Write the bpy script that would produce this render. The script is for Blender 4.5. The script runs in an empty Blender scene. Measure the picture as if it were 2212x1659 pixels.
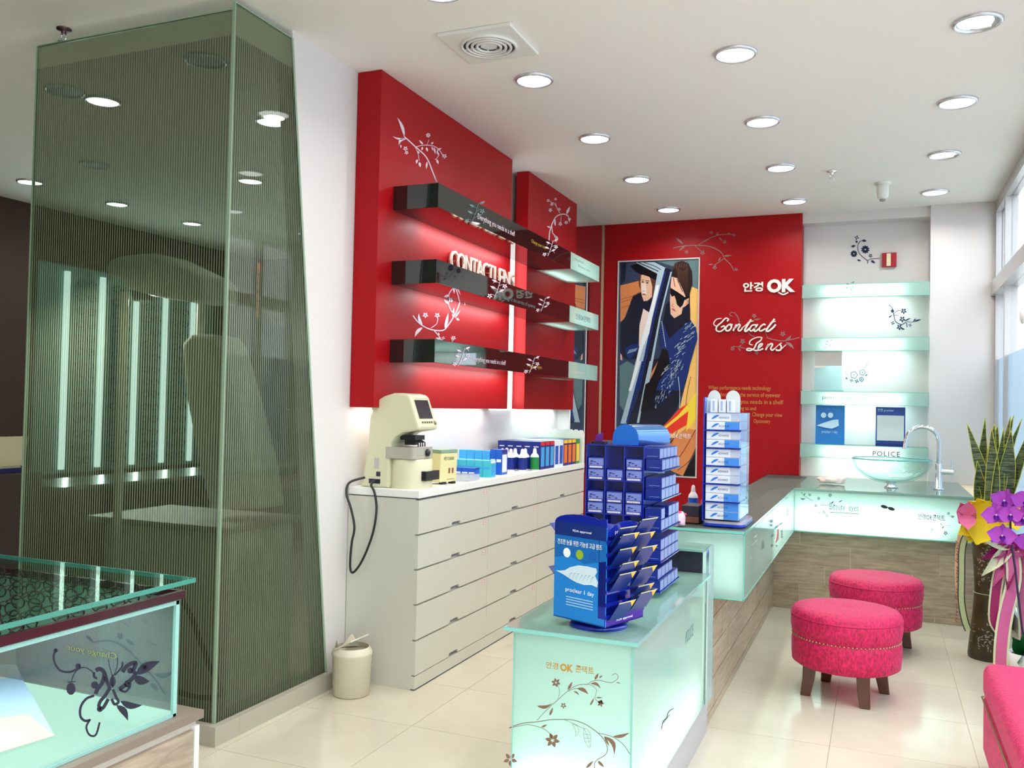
import bpy, bmesh, math, random
from mathutils import Vector, Matrix
random.seed(7)
SC = bpy.context.scene
COL = SC.collection
PI = math.pi

# ---------------------------------------------------------------- camera
FPX = 1912.851
_a, _b, _c = (math.radians(v) for v in (-22.557, 1.371, 1.213))
FW = Vector((math.sin(_a) * math.cos(_b), math.cos(_a) * math.cos(_b), math.sin(_b)))
_r0 = Vector((math.cos(_a), -math.sin(_a), 0)); _u0 = _r0.cross(FW)
RT = _r0 * math.cos(_c) + _u0 * math.sin(_c)
UP = -_r0 * math.sin(_c) + _u0 * math.cos(_c)
EYE = Vector((0, 0, 1.5))
cam_data = bpy.data.cameras.new('camera')
cam_data.sensor_width = 36.0
cam_data.lens = FPX / 2212 * 36
cam_data.clip_start = 0.05
cam_data.clip_end = 200
cam = bpy.data.objects.new('camera', cam_data)
M = Matrix.Identity(4)
for i in range(3):
    M[i][0] = RT[i]; M[i][1] = UP[i]; M[i][2] = -FW[i]; M[i][3] = EYE[i]
cam.matrix_world = M
COL.objects.link(cam)
SC.camera = cam

def at(px, py, x=None, y=None, z=None):
    """world point where the sight line of a photograph pixel meets an axis-aligned plane"""
    d = FW + RT * ((px - 1106) / FPX) - UP * ((py - 829.5) / FPX)
    i, v = (0, x) if x is not None else (1, y) if y is not None else (2, z)
    return EYE + d * ((v - EYE[i]) / d[i])

# ---------------------------------------------------------------- world, exposure
world = bpy.data.worlds.new('daylight')
SC.world = world
world.use_nodes = True
wn = world.node_tree.nodes; wl = world.node_tree.links
bg = wn['Background']
bg.inputs['Color'].default_value = (0.80, 0.90, 1.0, 1)
bg.inputs['Strength'].default_value = 7.0
SC.view_settings.view_transform = 'Standard'
SC.view_settings.look = 'None'
SC.view_settings.exposure = -0.5
SC.view_settings.gamma = 1
SC.view_settings.use_curve_mapping = False
SC.cycles.max_bounces = 8
SC.cycles.diffuse_bounces = 4
SC.cycles.glossy_bounces = 4
SC.cycles.transmission_bounces = 6
SC.cycles.transparent_max_bounces = 12
SC.cycles.sample_clamp_indirect = 6
SC.cycles.caustics_reflective = False
SC.cycles.caustics_refractive = False
SC.cycles.use_denoising = True

H = 3.304           # ceiling height
XW = -2.66          # left wall
XP = -2.508         # face of the red panels
YB = 8.40           # back wall face
XWIN = 0.885        # shop window plane

def area(name, loc, direction, sx, sy, power, color=(1, 1, 1), spread=PI, disk=False):
    l = bpy.data.lights.new(name, 'AREA')
    l.shape = 'DISK' if disk else 'RECTANGLE'
    l.size = sx
    if not disk: l.size_y = sy
    l.energy = power; l.color = color; l.spread = spread
    o = bpy.data.objects.new(name, l)
    o.location = loc
    d = Vector(direction).normalized()
    o.rotation_euler = d.to_track_quat('-Z', 'Y').to_euler()
    COL.objects.link(o)
    return o

LP = 0.6
WHITE = (1.0, 0.97, 0.93)
lamp_xy = [(lx, ly) for lx in (-1.783, -0.692, 0.398) for ly in (4.519, 5.648, 6.772, 7.902)] + [(-1.783, 3.39)]
lamp_more = [(lx, ly) for lx in (-1.783, -0.692, 0.398) for ly in (2.26, 1.13, 0.0, -1.13)] + [(-0.692, 3.39), (0.398, 3.39)]
lamp_left = [(-4.392, 3.976), (-3.652, 4.645), (-4.804, 5.858), (-6.599, 6.175), (-6.556, 7.106), (-6.65, 5.299)]
for (lx, ly) in lamp_xy:
    area('downlight_glow', (lx, ly, H - 0.03), (0, 0, -1), 0.13, 0.13, 13 * LP, WHITE, math.radians(150), True)
for (lx, ly) in lamp_more:
    area('downlight_glow', (lx, ly, H - 0.03), (0, 0, -1), 0.13, 0.13, 17 * LP, WHITE, math.radians(150), True)
for (lx, ly) in lamp_left:
    area('downlight_glow', (lx, ly, H - 0.03), (0, 0, -1), 0.13, 0.13, 7 * LP, WHITE, math.radians(140), True)

# ---------------------------------------------------------------- materials
MATS = {}
def mat(name, color=(0.8, 0.8, 0.8), rough=0.5, metal=0.0, coat=0.0, emit=None, estr=0.0, alpha=1.0, sheen=0.0, spec=0.5):
    if name in MATS: return MATS[name]
    m = bpy.data.materials.new(name); m.use_nodes = True
    p = m.node_tree.nodes['Principled BSDF']
    p.inputs['Base Color'].default_value = (*color, 1)
    p.inputs['Roughness'].default_value = rough
    p.inputs['Metallic'].default_value = metal
    p.inputs['Coat Weight'].default_value = coat
    p.inputs['Coat Roughness'].default_value = 0.05
    p.inputs['Specular IOR Level'].default_value = spec
    p.inputs['Alpha'].default_value = alpha
    if sheen:
        p.inputs['Sheen Weight'].default_value = sheen
        p.inputs['Sheen Roughness'].default_value = 0.35
    if emit:
        p.inputs['Emission Color'].default_value = (*emit, 1)
        p.inputs['Emission Strength'].default_value = estr
    MATS[name] = m
    return m

def s2l(*c):
    return tuple(((v / 255) / 12.92 if v / 255 <= 0.04045 else ((v / 255 + 0.055) / 1.055) ** 2.4) for v in c)

def noisy(name, c1, c2, scale=8, rough=0.5, stretch=(1, 1, 1), bump=0.0, coat=0.0, sheen=0.0, detail=4, lo=0.35, hi=0.65, dist=0.0):
    if name in MATS: return MATS[name]
    m = mat(name, c1, rough, coat=coat, sheen=sheen)
    nt = m.node_tree; N = nt.nodes; L = nt.links
    p = N['Principled BSDF']
    tc = N.new('ShaderNodeTexCoord'); mp = N.new('ShaderNodeMapping'); mp.inputs['Scale'].default_value = stretch
    nz = N.new('ShaderNodeTexNoise'); nz.inputs['Scale'].default_value = scale; nz.inputs['Detail'].default_value = detail
    nz.inputs['Distortion'].default_value = dist
    cr = N.new('ShaderNodeValToRGB')
    cr.color_ramp.elements[0].position = lo; cr.color_ramp.elements[0].color = (*c1, 1)
    cr.color_ramp.elements[1].position = hi; cr.color_ramp.elements[1].color = (*c2, 1)
    L.new(tc.outputs['Object'], mp.inputs[0]); L.new(mp.outputs[0], nz.inputs['Vector'])
    L.new(nz.outputs['Fac'], cr.inputs[0]); L.new(cr.outputs[0], p.inputs['Base Color'])
    if bump:
        b = N.new('ShaderNodeBump'); b.inputs['Strength'].default_value = bump; b.inputs['Distance'].default_value = 0.01
        L.new(nz.outputs['Fac'], b.inputs['Height']); L.new(b.outputs[0], p.inputs['Normal'])
    return m

def schlick(N, L, f0=0.04, k=1.0):
    """view-angle reflectance that is the same from both sides of a pane"""
    lw = N.new('ShaderNodeLayerWeight'); lw.inputs['Blend'].default_value = 0.5
    pw = N.new('ShaderNodeMath'); pw.operation = 'POWER'; pw.inputs[1].default_value = 5
    L.new(lw.outputs['Facing'], pw.inputs[0])
    ma = N.new('ShaderNodeMath'); ma.operation = 'MULTIPLY_ADD'; ma.inputs[1].default_value = (1-f0)*k; ma.inputs[2].default_value = f0*k
    L.new(pw.outputs[0], ma.inputs[0])
    return ma

def glass(name, tint=(0.9, 0.97, 0.95), refl=0.08, rough=0.0, veil=0.0, veilcol=(0.6, 0.8, 0.75)):
    """thin clear glass: transparent + a Fresnel-weighted mirror reflection (+ optional frosting)"""
    if name in MATS: return MATS[name]
    m = bpy.data.materials.new(name); m.use_nodes = True
    N = m.node_tree.nodes; L = m.node_tree.links
    N.clear()
    out = N.new('ShaderNodeOutputMaterial'); tr = N.new('ShaderNodeBsdfTransparent'); gl = N.new('ShaderNodeBsdfGlossy')
    tr.inputs[0].default_value = (*tint, 1); gl.inputs['Roughness'].default_value = rough
    fr = schlick(N, L, 0.04, 0.5 + 2*refl)
    mx = N.new('ShaderNodeMixShader')
    L.new(fr.outputs[0], mx.inputs[0]); L.new(tr.outputs[0], mx.inputs[1]); L.new(gl.outputs[0], mx.inputs[2])
    last = mx
    if veil:
        df = N.new('ShaderNodeBsdfDiffuse'); df.inputs[0].default_value = (*veilcol, 1)
        m2 = N.new('ShaderNodeMixShader'); m2.inputs[0].default_value = veil
        L.new(mx.outputs[0], m2.inputs[1]); L.new(df.outputs[0], m2.inputs[2]); last = m2
    L.new(last.outputs[0], out.inputs[0])
    MATS[name] = m
    return m

def frosted(name, color, trans=0.55, refl=1.0):
    """frosted glass lit from behind: diffuse + translucent under a glossy face"""
    if name in MATS: return MATS[name]
    m = bpy.data.materials.new(name); m.use_nodes = True
    N = m.node_tree.nodes; L = m.node_tree.links
    N.clear()
    out = N.new('ShaderNodeOutputMaterial'); df = N.new('ShaderNodeBsdfDiffuse'); tl = N.new('ShaderNodeBsdfTranslucent')
    gl = N.new('ShaderNodeBsdfGlossy'); gl.inputs['Roughness'].default_value = 0.04
    df.inputs[0].default_value = (*color, 1); tl.inputs[0].default_value = (*color, 1)
    m1 = N.new('ShaderNodeMixShader'); m1.inputs[0].default_value = trans
    L.new(df.outputs[0], m1.inputs[1]); L.new(tl.outputs[0], m1.inputs[2])
    mu = schlick(N, L, 0.05, refl)
    m2 = N.new('ShaderNodeMixShader')
    L.new(mu.outputs[0], m2.inputs[0]); L.new(m1.outputs[0], m2.inputs[1]); L.new(gl.outputs[0], m2.inputs[2])
    L.new(m2.outputs[0], out.inputs[0])
    MATS[name] = m
    return m

def emis(name, color, s):
    return mat(name, (0, 0, 0), emit=color, estr=s)

def striped_film():
    m = bpy.data.materials.new('striped_film_glass'); m.use_nodes = True
    N = m.node_tree.nodes; L = m.node_tree.links; N.clear()
    out = N.new('ShaderNodeOutputMaterial')
    tc = N.new('ShaderNodeTexCoord'); sx = N.new('ShaderNodeSeparateXYZ')
    L.new(tc.outputs['Object'], sx.inputs[0])
    ad = N.new('ShaderNodeMath'); ad.operation = 'ADD'
    L.new(sx.outputs['X'], ad.inputs[0]); L.new(sx.outputs['Y'], ad.inputs[1])
    dv = N.new('ShaderNodeMath'); dv.operation = 'DIVIDE'; dv.inputs[1].default_value = 0.0145
    L.new(ad.outputs[0], dv.inputs[0])
    frc = N.new('ShaderNodeMath'); frc.operation = 'FRACT'; L.new(dv.outputs[0], frc.inputs[0])
    gt = N.new('ShaderNodeMath'); gt.operation = 'GREATER_THAN'; gt.inputs[1].default_value = 0.5
    L.new(frc.outputs[0], gt.inputs[0])
    # clear border band at the top of the pane
    top = N.new('ShaderNodeMath'); top.operation = 'GREATER_THAN'; top.inputs[1].default_value = 3.12
    L.new(sx.outputs['Z'], top.inputs[0])
    mxx = N.new('ShaderNodeMath'); mxx.operation = 'MAXIMUM'
    L.new(gt.outputs[0], mxx.inputs[0]); L.new(top.outputs[0], mxx.inputs[1])
    clear = N.new('ShaderNodeBsdfTransparent'); clear.inputs[0].default_value = (0.45, 0.49, 0.47, 1)
    film = N.new('ShaderNodeBsdfTransparent'); film.inputs[0].default_value = (0.68, 0.71, 0.62, 1)
    df = N.new('ShaderNodeBsdfDiffuse'); df.inputs[0].default_value = (*s2l(186, 194, 164), 1)
    tl = N.new('ShaderNodeBsdfTranslucent'); tl.inputs[0].default_value = (*s2l(176, 188, 160), 1)
    dd = N.new('ShaderNodeMixShader'); dd.inputs[0].default_value = 0.5
    L.new(df.outputs[0], dd.inputs[1]); L.new(tl.outputs[0], dd.inputs[2])
    fm = N.new('ShaderNodeMixShader'); fm.inputs[0].default_value = 0.36
    L.new(film.outputs[0], fm.inputs[1]); L.new(dd.outputs[0], fm.inputs[2])
    mx = N.new('ShaderNodeMixShader')
    L.new(mxx.outputs[0], mx.inputs[0]); L.new(clear.outputs[0], mx.inputs[1]); L.new(fm.outputs[0], mx.inputs[2])
    gl = N.new('ShaderNodeBsdfGlossy'); gl.inputs['Roughness'].default_value = 0.01
    fr = schlick(N, L, 0.045, 0.7)
    m2 = N.new('ShaderNodeMixShader')
    L.new(fr.outputs[0], m2.inputs[0]); L.new(mx.outputs[0], m2.inputs[1]); L.new(gl.outputs[0], m2.inputs[2])
    L.new(m2.outputs[0], out.inputs[0])
    MATS['film'] = m
    return m

RED = mat('red_lacquer', s2l(162, 0, 12), 0.45, spec=0.25)
WHT = mat('white_paint', s2l(222, 217, 215), 0.6)
WHT2 = mat('white_laminate', s2l(236, 236, 230), 0.35)
CEIL = mat('ceiling_paint', s2l(246, 241, 234), 0.9)
BLKG = mat('black_gloss_glass', (0.006, 0.007, 0.007), 0.03, spec=0.9)
DARK = mat('dark_brown_wall', s2l(62, 44, 34), 0.7)
CHR = mat('chrome', (0.85, 0.87, 0.9), 0.08, 1.0)
MIR = mat('mirror_silver', (0.88, 0.9, 0.9), 0.01, 1.0)
AQUA = frosted('frosted_aqua_glass', s2l(200, 230, 221), 0.6)
AQUAT = frosted('frosted_aqua_top', s2l(166, 202, 188), 0.45)
AEDGE = mat('glass_edge_green', s2l(120, 205, 185), 0.15, coat=0.4)
BEDGE = mat('booth_glass_edge', s2l(150, 176, 150), 0.2)
TUBE = emis('light_tube', (0.85, 1.0, 0.97), 9)
BLACK = mat('black_plastic', (0.012, 0.012, 0.014), 0.4)
GREY = mat('grey_laminate', s2l(150, 152, 148), 0.4)
FILM = striped_film()
CLEAR = glass('clear_glass')
INNER = glass('polished_inner_face', (0.97, 0.99, 0.98), -0.25)
FACE = {'z0': 0, 'z1': 1, 'y0': 2, 'x1': 3, 'y1': 4, 'x0': 5}
INK = mat('dark_blue_decal', s2l(24, 40, 78), 0.5)
BROWNINK = mat('bronze_decal', s2l(126, 96, 74), 0.5)
GOLDINK = mat('gold_decal', s2l(190, 140, 40), 0.5)
SILVINK = mat('silver_decal', s2l(225, 205, 215), 0.5)
GREYINK = mat('grey_decal', s2l(84, 112, 112), 0.5)
PALEINK = mat('pale_rose_decal', s2l(150, 110, 108), 0.6)

# ---------------------------------------------------------------- mesh helpers
class MB:
    def __init__(s): s.v = []; s.f = []; s.m = []; s.sm = []
    def add(s, vs, fs, mi=0, smooth=False):
        o = len(s.v); s.v += [tuple(v) for v in vs]
        for f in fs:
            s.f.append([i + o for i in f]); s.m.append(mi); s.sm.append(smooth)
        return s
    def box(s, x0, y0, z0, x1, y1, z1, mi=0):
        x0, x1 = sorted((x0, x1)); y0, y1 = sorted((y0, y1)); z0, z1 = sorted((z0, z1))
        v = [(x0,y0,z0),(x1,y0,z0),(x1,y1,z0),(x0,y1,z0),(x0,y0,z1),(x1,y0,z1),(x1,y1,z1),(x0,y1,z1)]
        return s.add(v, [(0,3,2,1),(4,5,6,7),(0,1,5,4),(1,2,6,5),(2,3,7,6),(3,0,4,7)], mi)
    def obox(s, c, ax, ay, az, mi=0):
        """box from a corner and three edge vectors"""
        c = Vector(c); ax = Vector(ax); ay = Vector(ay); az = Vector(az)
        v = [c, c+ax, c+ax+ay, c+ay, c+az, c+ax+az, c+ax+ay+az, c+ay+az]
        return s.add(v, [(0,3,2,1),(4,5,6,7),(0,1,5,4),(1,2,6,5),(2,3,7,6),(3,0,4,7)], mi)
    def prism(s, pts, off, mi=0, smooth=False):
        """polygon (3-D points) pushed along the vector off"""
        n = len(pts); off = Vector(off)
        a = [Vector(p) for p in pts]; b = [p + off for p in a]
        s.add(a + b, [tuple(range(n))[::-1], tuple(range(n, 2*n))], mi)
        s.add(a + b, [(i, (i+1) % n, n + (i+1) % n, n + i) for i in range(n)], mi, smooth)
        return s
    def poly(s, pts, mi=0): return s.add(pts, [tuple(range(len(pts)))], mi)
    def rbox(s, x0, y0, z0, x1, y1, z1, r, mi=0, seg=3):
        """box with rounded vertical edges"""
        pts = []
        for cx, cy, a0 in ((x1-r, y1-r, 0), (x0+r, y1-r, 90), (x0+r, y0+r, 180), (x1-r, y0+r, 270)):
            for k in range(seg+1):
                a = math.radians(a0 + 90*k/seg); pts.append((cx + r*math.cos(a), cy + r*math.sin(a), z0))
        return s.prism(pts, (0, 0, z1-z0), mi)
    def lathe(s, prof, c=(0,0,0), seg=24, mi=0, smooth=True, axis=None, sx=1, sy=1, cap=True):
        c = Vector(c); rot = Matrix.Identity(3)
        if axis is not None: rot = Vector((0,0,1)).rotation_difference(Vector(axis).normalized()).to_matrix()
        vs = []
        for r, z in prof:
            for k in range(seg):
                a = 2*PI*k/seg; vs.append(c + rot @ Vector((r*math.cos(a)*sx, r*math.sin(a)*sy, z)))
        fs = []
        for j in range(len(prof)-1):
            for k in range(seg):
                k2 = (k+1) % seg; fs.append((j*seg+k, j*seg+k2, (j+1)*seg+k2, (j+1)*seg+k))
        s.add(vs, fs, mi, smooth)
        if cap:
            n = len(prof)
            if prof[0][0] > 1e-5: s.add(vs[:seg], [tuple(range(seg))[::-1]], mi)
            if prof[-1][0] > 1e-5: s.add(vs[(n-1)*seg:], [tuple(range(seg))], mi)
        return s
    def tube(s, pts, r, seg=8, mi=0, smooth=True, closed=False):
        pts = [Vector(p) for p in pts]; n = len(pts)
        rs = r if isinstance(r, (list, tuple)) else [r]*n
        vs = []; prev = None
        for i, p in enumerate(pts):
            if closed: t = pts[(i+1) % n] - pts[i-1]
            else: t = pts[min(i+1, n-1)] - pts[max(i-1, 0)]
            t.normalize()
            if prev is None:
                a = t.orthogonal().normalized()
            else:
                a = (prev - t*prev.dot(t))
                a = a.normalized() if a.length > 1e-6 else t.orthogonal().normalized()
            prev = a; b = t.cross(a)
            for k in range(seg):
                an = 2*PI*k/seg; vs.append(p + (a*math.cos(an) + b*math.sin(an))*rs[i])
        fs = []
        for i in range(n if closed else n-1):
            j = (i+1) % n
            for k in range(seg):
                k2 = (k+1) % seg; fs.append((i*seg+k, i*seg+k2, j*seg+k2, j*seg+k))
        s.add(vs, fs, mi, smooth)
        if not closed:
            s.add(vs[:seg], [tuple(range(seg))[::-1]], mi); s.add(vs[-seg:], [tuple(range(seg))], mi)
        return s
    def ribbon(s, pts, side, w, mi=0):
        """flat band along pts; side = width direction (vector or list), w = width or list"""
        n = len(pts); vs = []
        for i, p in enumerate(pts):
            sd = Vector(side[i] if isinstance(side, list) else side).normalized()
            ww = w[i] if isinstance(w, (list, tuple)) else w
            vs += [Vector(p) - sd*ww/2, Vector(p) + sd*ww/2]
        return s.add(vs, [(2*i, 2*i+1, 2*i+3, 2*i+2) for i in range(n-1)], mi, True)
    def sphere(s, c, r, seg=16, rings=8, mi=0, sc=(1,1,1)):
        prof = [(r*math.sin(PI*k/rings), -r*math.cos(PI*k/rings)) for k in range(rings+1)]
        prof[0] = (1e-6, -r); prof[-1] = (1e-6, r)
        o = len(s.v); s.lathe(prof, (0,0,0), seg, mi, True, cap=False)
        for i in range(o, len(s.v)):
            v = s.v[i]; s.v[i] = (c[0]+v[0]*sc[0], c[1]+v[1]*sc[1], c[2]+v[2]*sc[2])
        return s
    def build(s, name, mats, parent=None, bevel=0, label=None, flip=False, weld=False):
        me = bpy.data.meshes.new(name)
        off = Vector((0, 0, 0))
        p = parent
        while p is not None: off += p.location; p = p.parent
        me.from_pydata([tuple(Vector(v) - off) for v in s.v], [], s.f)
        if not isinstance(mats, (list, tuple)): mats = [mats]
        for m in mats: me.materials.append(m)
        for i, pl in enumerate(me.polygons):
            pl.material_index = min(s.m[i], len(mats)-1); pl.use_smooth = s.sm[i]
        if bevel or weld:
            bm = bmesh.new(); bm.from_mesh(me)
            bmesh.ops.remove_doubles(bm, verts=bm.verts, dist=1e-5)
            bmesh.ops.recalc_face_normals(bm, faces=bm.faces)
            if bevel:
                ed = [e for e in bm.edges if len(e.link_faces) == 2 and e.calc_face_angle(0) > 0.6]
                bmesh.ops.bevel(bm, geom=ed, offset=bevel, segments=2, affect='EDGES', profile=0.6)
            bm.to_mesh(me); bm.free()
        me.update()
        o = bpy.data.objects.new(name, me)
        COL.objects.link(o)
        if parent is not None: o.parent = parent
        if label: o['label'] = label
        return o

ORD = ['first', 'second', 'third', 'fourth', 'fifth', 'sixth', 'seventh', 'eighth', 'ninth', 'tenth', 'eleventh', 'twelfth', 'thirteenth', 'fourteenth', 'fifteenth']
def pane(name, parent, outer, boxes, label=None, m=None):
    """glass panes etched on the outer face only: the face opposite `outer` is polished and clear"""
    mb = MB()
    for b in boxes:
        n0 = len(mb.f); mb.box(*b)
        mb.m[n0 + FACE[outer[0] + ('0' if outer[1] == '1' else '1')]] = 1
    return mb.build(name, [m or AQUA, INNER], parent, label=label)
def tag(o, label, cat, group=None):
    o['label'] = label; o['category'] = cat
    if group: o['group'] = group
    return o
def thing(name, label, cat, loc=(0,0,0), group=None):
    o = bpy.data.objects.new(name, None); COL.objects.link(o)
    o.location = loc; o.empty_display_size = 0.05
    return tag(o, label, cat, group)
def struct(o): o['kind'] = 'structure'; return o
def dup(root, loc, label=None, rot=None, group=None):
    r = root.copy(); COL.objects.link(r); r.location = loc
    if rot is not None: r.rotation_euler = rot
    if label: r['label'] = label
    if group: r['group'] = group
    for ch in list(root.children):
        c = ch.copy(); COL.objects.link(c); c.parent = r
        for g in list(ch.children):
            d = g.copy(); COL.objects.link(d); d.parent = c
    return r

def text_geo(body, extrude=0.0, shear=0.0, offset=0.0, spacing=1.0):
    c = bpy.data.curves.new('lettering', 'FONT'); c.body = body; c.size = 1
    c.extrude = extrude; c.shear = shear; c.offset = offset; c.space_character = spacing
    c.resolution_u = 3
    o = bpy.data.objects.new('lettering', c); COL.objects.link(o)
    bpy.context.view_layer.update()
    me = bpy.data.meshes.new_from_object(o.evaluated_get(bpy.context.evaluated_depsgraph_get()))
    v = [tuple(x.co) for x in me.vertices]; f = [tuple(p.vertices) for p in me.polygons]
    bpy.data.objects.remove(o); bpy.data.curves.remove(c); bpy.data.meshes.remove(me)
    return v, f
def lettering(name, body, origin, U, V, w, h, m, parent=None, ext=0.0, label=None, **k):
    """text fitted to a w x h field whose lower-left corner is origin; U right, V up"""
    v, f = text_geo(body, 0.02 if ext else 0.0, **k)
    x0 = min(p[0] for p in v); x1 = max(p[0] for p in v); y0 = min(p[1] for p in v); y1 = max(p[1] for p in v)
    U = Vector(U).normalized(); V = Vector(V).normalized(); Nn = U.cross(V); O = Vector(origin)
    mb = MB()
    mb.add([O + U*((p[0]-x0)/(x1-x0)*w) + V*((p[1]-y0)/(y1-y0)*h) + Nn*((p[2]/0.02*ext/2 + ext/2) if ext else 0.0) for p in v], f)
    return mb.build(name, m, parent, label=label)

def smooth_line(pts, k=5):
    if len(pts) < 3: return pts
    out = []
    P = [pts[0]] + list(pts) + [pts[-1]]
    for i in range(1, len(P)-2):
        p0, p1, p2, p3 = P[i-1], P[i], P[i+1], P[i+2]
        for j in range(k):
            t = j/k
            out.append(tuple(0.5*((2*p1[d]) + (-p0[d]+p2[d])*t + (2*p0[d]-5*p1[d]+4*p2[d]-p3[d])*t*t + (-p0[d]+3*p1[d]-3*p2[d]+p3[d])*t**3) for d in range(len(p1))))
    out.append(tuple(pts[-1]))
    return out

class Art:
    """flat ornament drawn on a plane; (ox,oy,s) is the view the points were read from"""
    def __init__(s, ox, oy, sc, **plane): s.o = (ox, oy, sc); s.p = plane; s.mb = MB()
    def w(s, x, y): return at(s.o[0]+x/s.o[2], s.o[1]+y/s.o[2], **s.p)
    def poly(s, pts, mi=0): s.mb.poly([s.w(*p) for p in pts], mi); return s
    def line(s, pts, wd=6, mi=0, taper=False):
        q = smooth_line(pts); n = len(q); L = []; R = []
        for i, p in enumerate(q):
            a = q[max(i-1,0)]; b = q[min(i+1,n-1)]
            dx, dy = b[0]-a[0], b[1]-a[1]; l = math.hypot(dx, dy) or 1
            ww = wd/2*((1-0.8*i/(n-1)) if taper else 1)
            L.append((p[0]-dy/l*ww, p[1]+dx/l*ww)); R.append((p[0]+dy/l*ww, p[1]-dx/l*ww))
        vs = [s.w(*p) for p in L] + [s.w(*p) for p in R]
        s.mb.add(vs, [(i, i+1, n+i+1, n+i) for i in range(n-1)], mi); return s
    def leaf(s, x0, y0, x1, y1, wd, bend=0.0, mi=0):
        n = 6; dx, dy = x1-x0, y1-y0; l = math.hypot(dx, dy); nx, ny = -dy/l, dx/l
        A = []; B = []
        for i in range(n+1):
            t = i/n; h = math.sin(PI*t**0.8)*wd/2; c = math.sin(PI*t)*bend*l
            A.append((x0+dx*t+nx*(c+h), y0+dy*t+ny*(c+h))); B.append((x0+dx*t+nx*(c-h), y0+dy*t+ny*(c-h)))
        vs = [s.w(*p) for p in A] + [s.w(*p) for p in B]; n += 1
        s.mb.add(vs, [(i, i+1, n+i+1, n+i) for i in range(n-1)], mi); return s
    def dot(s, x, y, r, mi=0, ry=None):
        s.poly([(x+r*math.cos(k*PI/5), y+(ry or r)*math.sin(k*PI/5)) for k in range(10)], mi); return s
    def flower(s, x, y, r, n=5, a0=0.3, mi=0):
        for k in range(n):
            a = a0 + 2*PI*k/n
            s.leaf(x+r*0.15*math.cos(a), y+r*0.15*math.sin(a), x+r*math.cos(a), y+r*math.sin(a), r*0.5, 0, mi)
        return s
    def build(s, name, m, parent=None, label=None): return s.mb.build(name, m, parent, label=label)

# ================================================================ structure
TS = 0.6
def floor_mat(name, joints):
    m = noisy(name, s2l(206, 197, 176), s2l(218, 210, 190), 3.0, 0.16, lo=0.3, hi=0.7, detail=6)
    p = m.node_tree.nodes['Principled BSDF']; p.inputs['Coat Weight'].default_value = 0.15
    return m
TILE = floor_mat('polished_porcelain', False)
GROUT = mat('floor_grout', s2l(170, 160, 142), 0.7)
mb = MB()
mb.box(-7.6, -3.2, -0.15, 1.0, 9.4, -0.002)
floor = struct(mb.build('floor', GROUT))
tile_mesh = MB().box(0, 0, -0.012, TS-0.003, TS-0.003, 0.0)
base_tile = None
for i in range(6):
    for j in range(12):
        tx, ty = -2.59 + TS*i, 1.87 + TS*j
        if base_tile is None:
            base_tile = tile_mesh.build('floor_tile', TILE, floor); base_tile.location = (tx, ty, 0)
        else:
            o = base_tile.copy(); COL.objects.link(o); o.location = (tx, ty, 0)
# the rest of the floor, out in the dim room and behind the camera
mb = MB()
for i in range(-9, 6):
    for j in range(-8, 13):
        if 0 <= i < 6 and 0 <= j < 12: continue
        tx, ty = -2.59 + TS*i, 1.87 + TS*j
        x0, x1 = max(tx, -7.6), min(tx+TS-0.003, 1.0); y0, y1 = max(ty, -3.2), min(ty+TS-0.003, 9.4)
        if x1 > x0 and y1 > y0: mb.box(x0, y0, -0.012, x1, y1, 0.0)
ft = mb.build('distant_floor_tiles', TILE, floor); ft['kind'] = 'stuff'

ceil = struct(MB().box(-7.6, -3.2, H, 1.0, 9.4, H+0.12).build('ceiling', CEIL))

# left wall: its near end leans along the slanted edge of the glass booth
mb = MB()
mb.prism([(XW, 3.52, H), (XW, 3.965, 0), (XW, 8.6, 0), (XW, 8.6, H)], (-0.1, 0, 0))
struct(mb.build('wall_left', WHT))
mb = MB()
mb.box(XW-0.1, 8.6, 0, 1.0, 8.72, H)                       # back wall behind the niche
mb.box(0.392, 8.40, 0, 1.0, 8.6, H)                       # pier right of the niche
mb.box(-0.665, 8.44, H-0.09, 0.392, 8.6, H)               # niche head
struct(mb.build('wall_back', WHT))
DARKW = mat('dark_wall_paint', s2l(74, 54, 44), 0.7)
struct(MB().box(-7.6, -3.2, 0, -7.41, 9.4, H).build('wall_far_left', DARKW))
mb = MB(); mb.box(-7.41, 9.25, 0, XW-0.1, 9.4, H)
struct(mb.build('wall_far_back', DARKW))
struct(MB().box(-7.41, -3.2, 0, 1.0, -3.05, H).build('wall_front', WHT))

# shop window on the right
ALU = mat('brushed_aluminium', s2l(196, 192, 190), 0.3, 0.7)
win = MB()
win.box(XWIN, -3.05, H-0.10, XWIN+0.09, 8.4, H)           # head
win.box(XWIN, -3.05, 0, XWIN+0.09, 8.4, 0.12)             # sill
for y in (8.34, 7.76, 6.4, 4.9, 3.4, 1.9, 0.4, -1.1, -3.05):
    win.box(XWIN, y, 0.12, XWIN+0.09, y+0.06, H-0.10)
wf = struct(win.build('window_1', ALU))
tr = MB().box(XWIN-0.03, -3.05, 2.50, XWIN+0.11, 8.4, 2.62).build('transom', ALU, wf)
PANE = glass('window_pane', (0.97, 0.99, 1.0), 0.06)
BLUEF = frosted('blue_window_film', s2l(206, 222, 232), 0.7, 0.5)
ys = [-3.05, -1.1, 0.4, 1.9, 3.4, 4.9, 6.4, 7.76, 8.34]
pm = None
for k in range(len(ys)-1):
    MB().box(XWIN+0.04, ys[k]+0.06, 2.62, XWIN+0.05, ys[k+1], H-0.10).build('pane', PANE, wf)
    MB().box(XWIN+0.04, ys[k]+0.06, 0.12, XWIN+0.05, ys[k+1], 2.50).build('pane', PANE, wf)
for k in (5, 6, 7):
    MB().box(XWIN+0.028, ys[k]+0.08, 0.14, XWIN+0.034, ys[k+1]-0.02, 1.97).build('blue_film', BLUEF, wf, label='pale blue frosting film on the lower pane')
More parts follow.
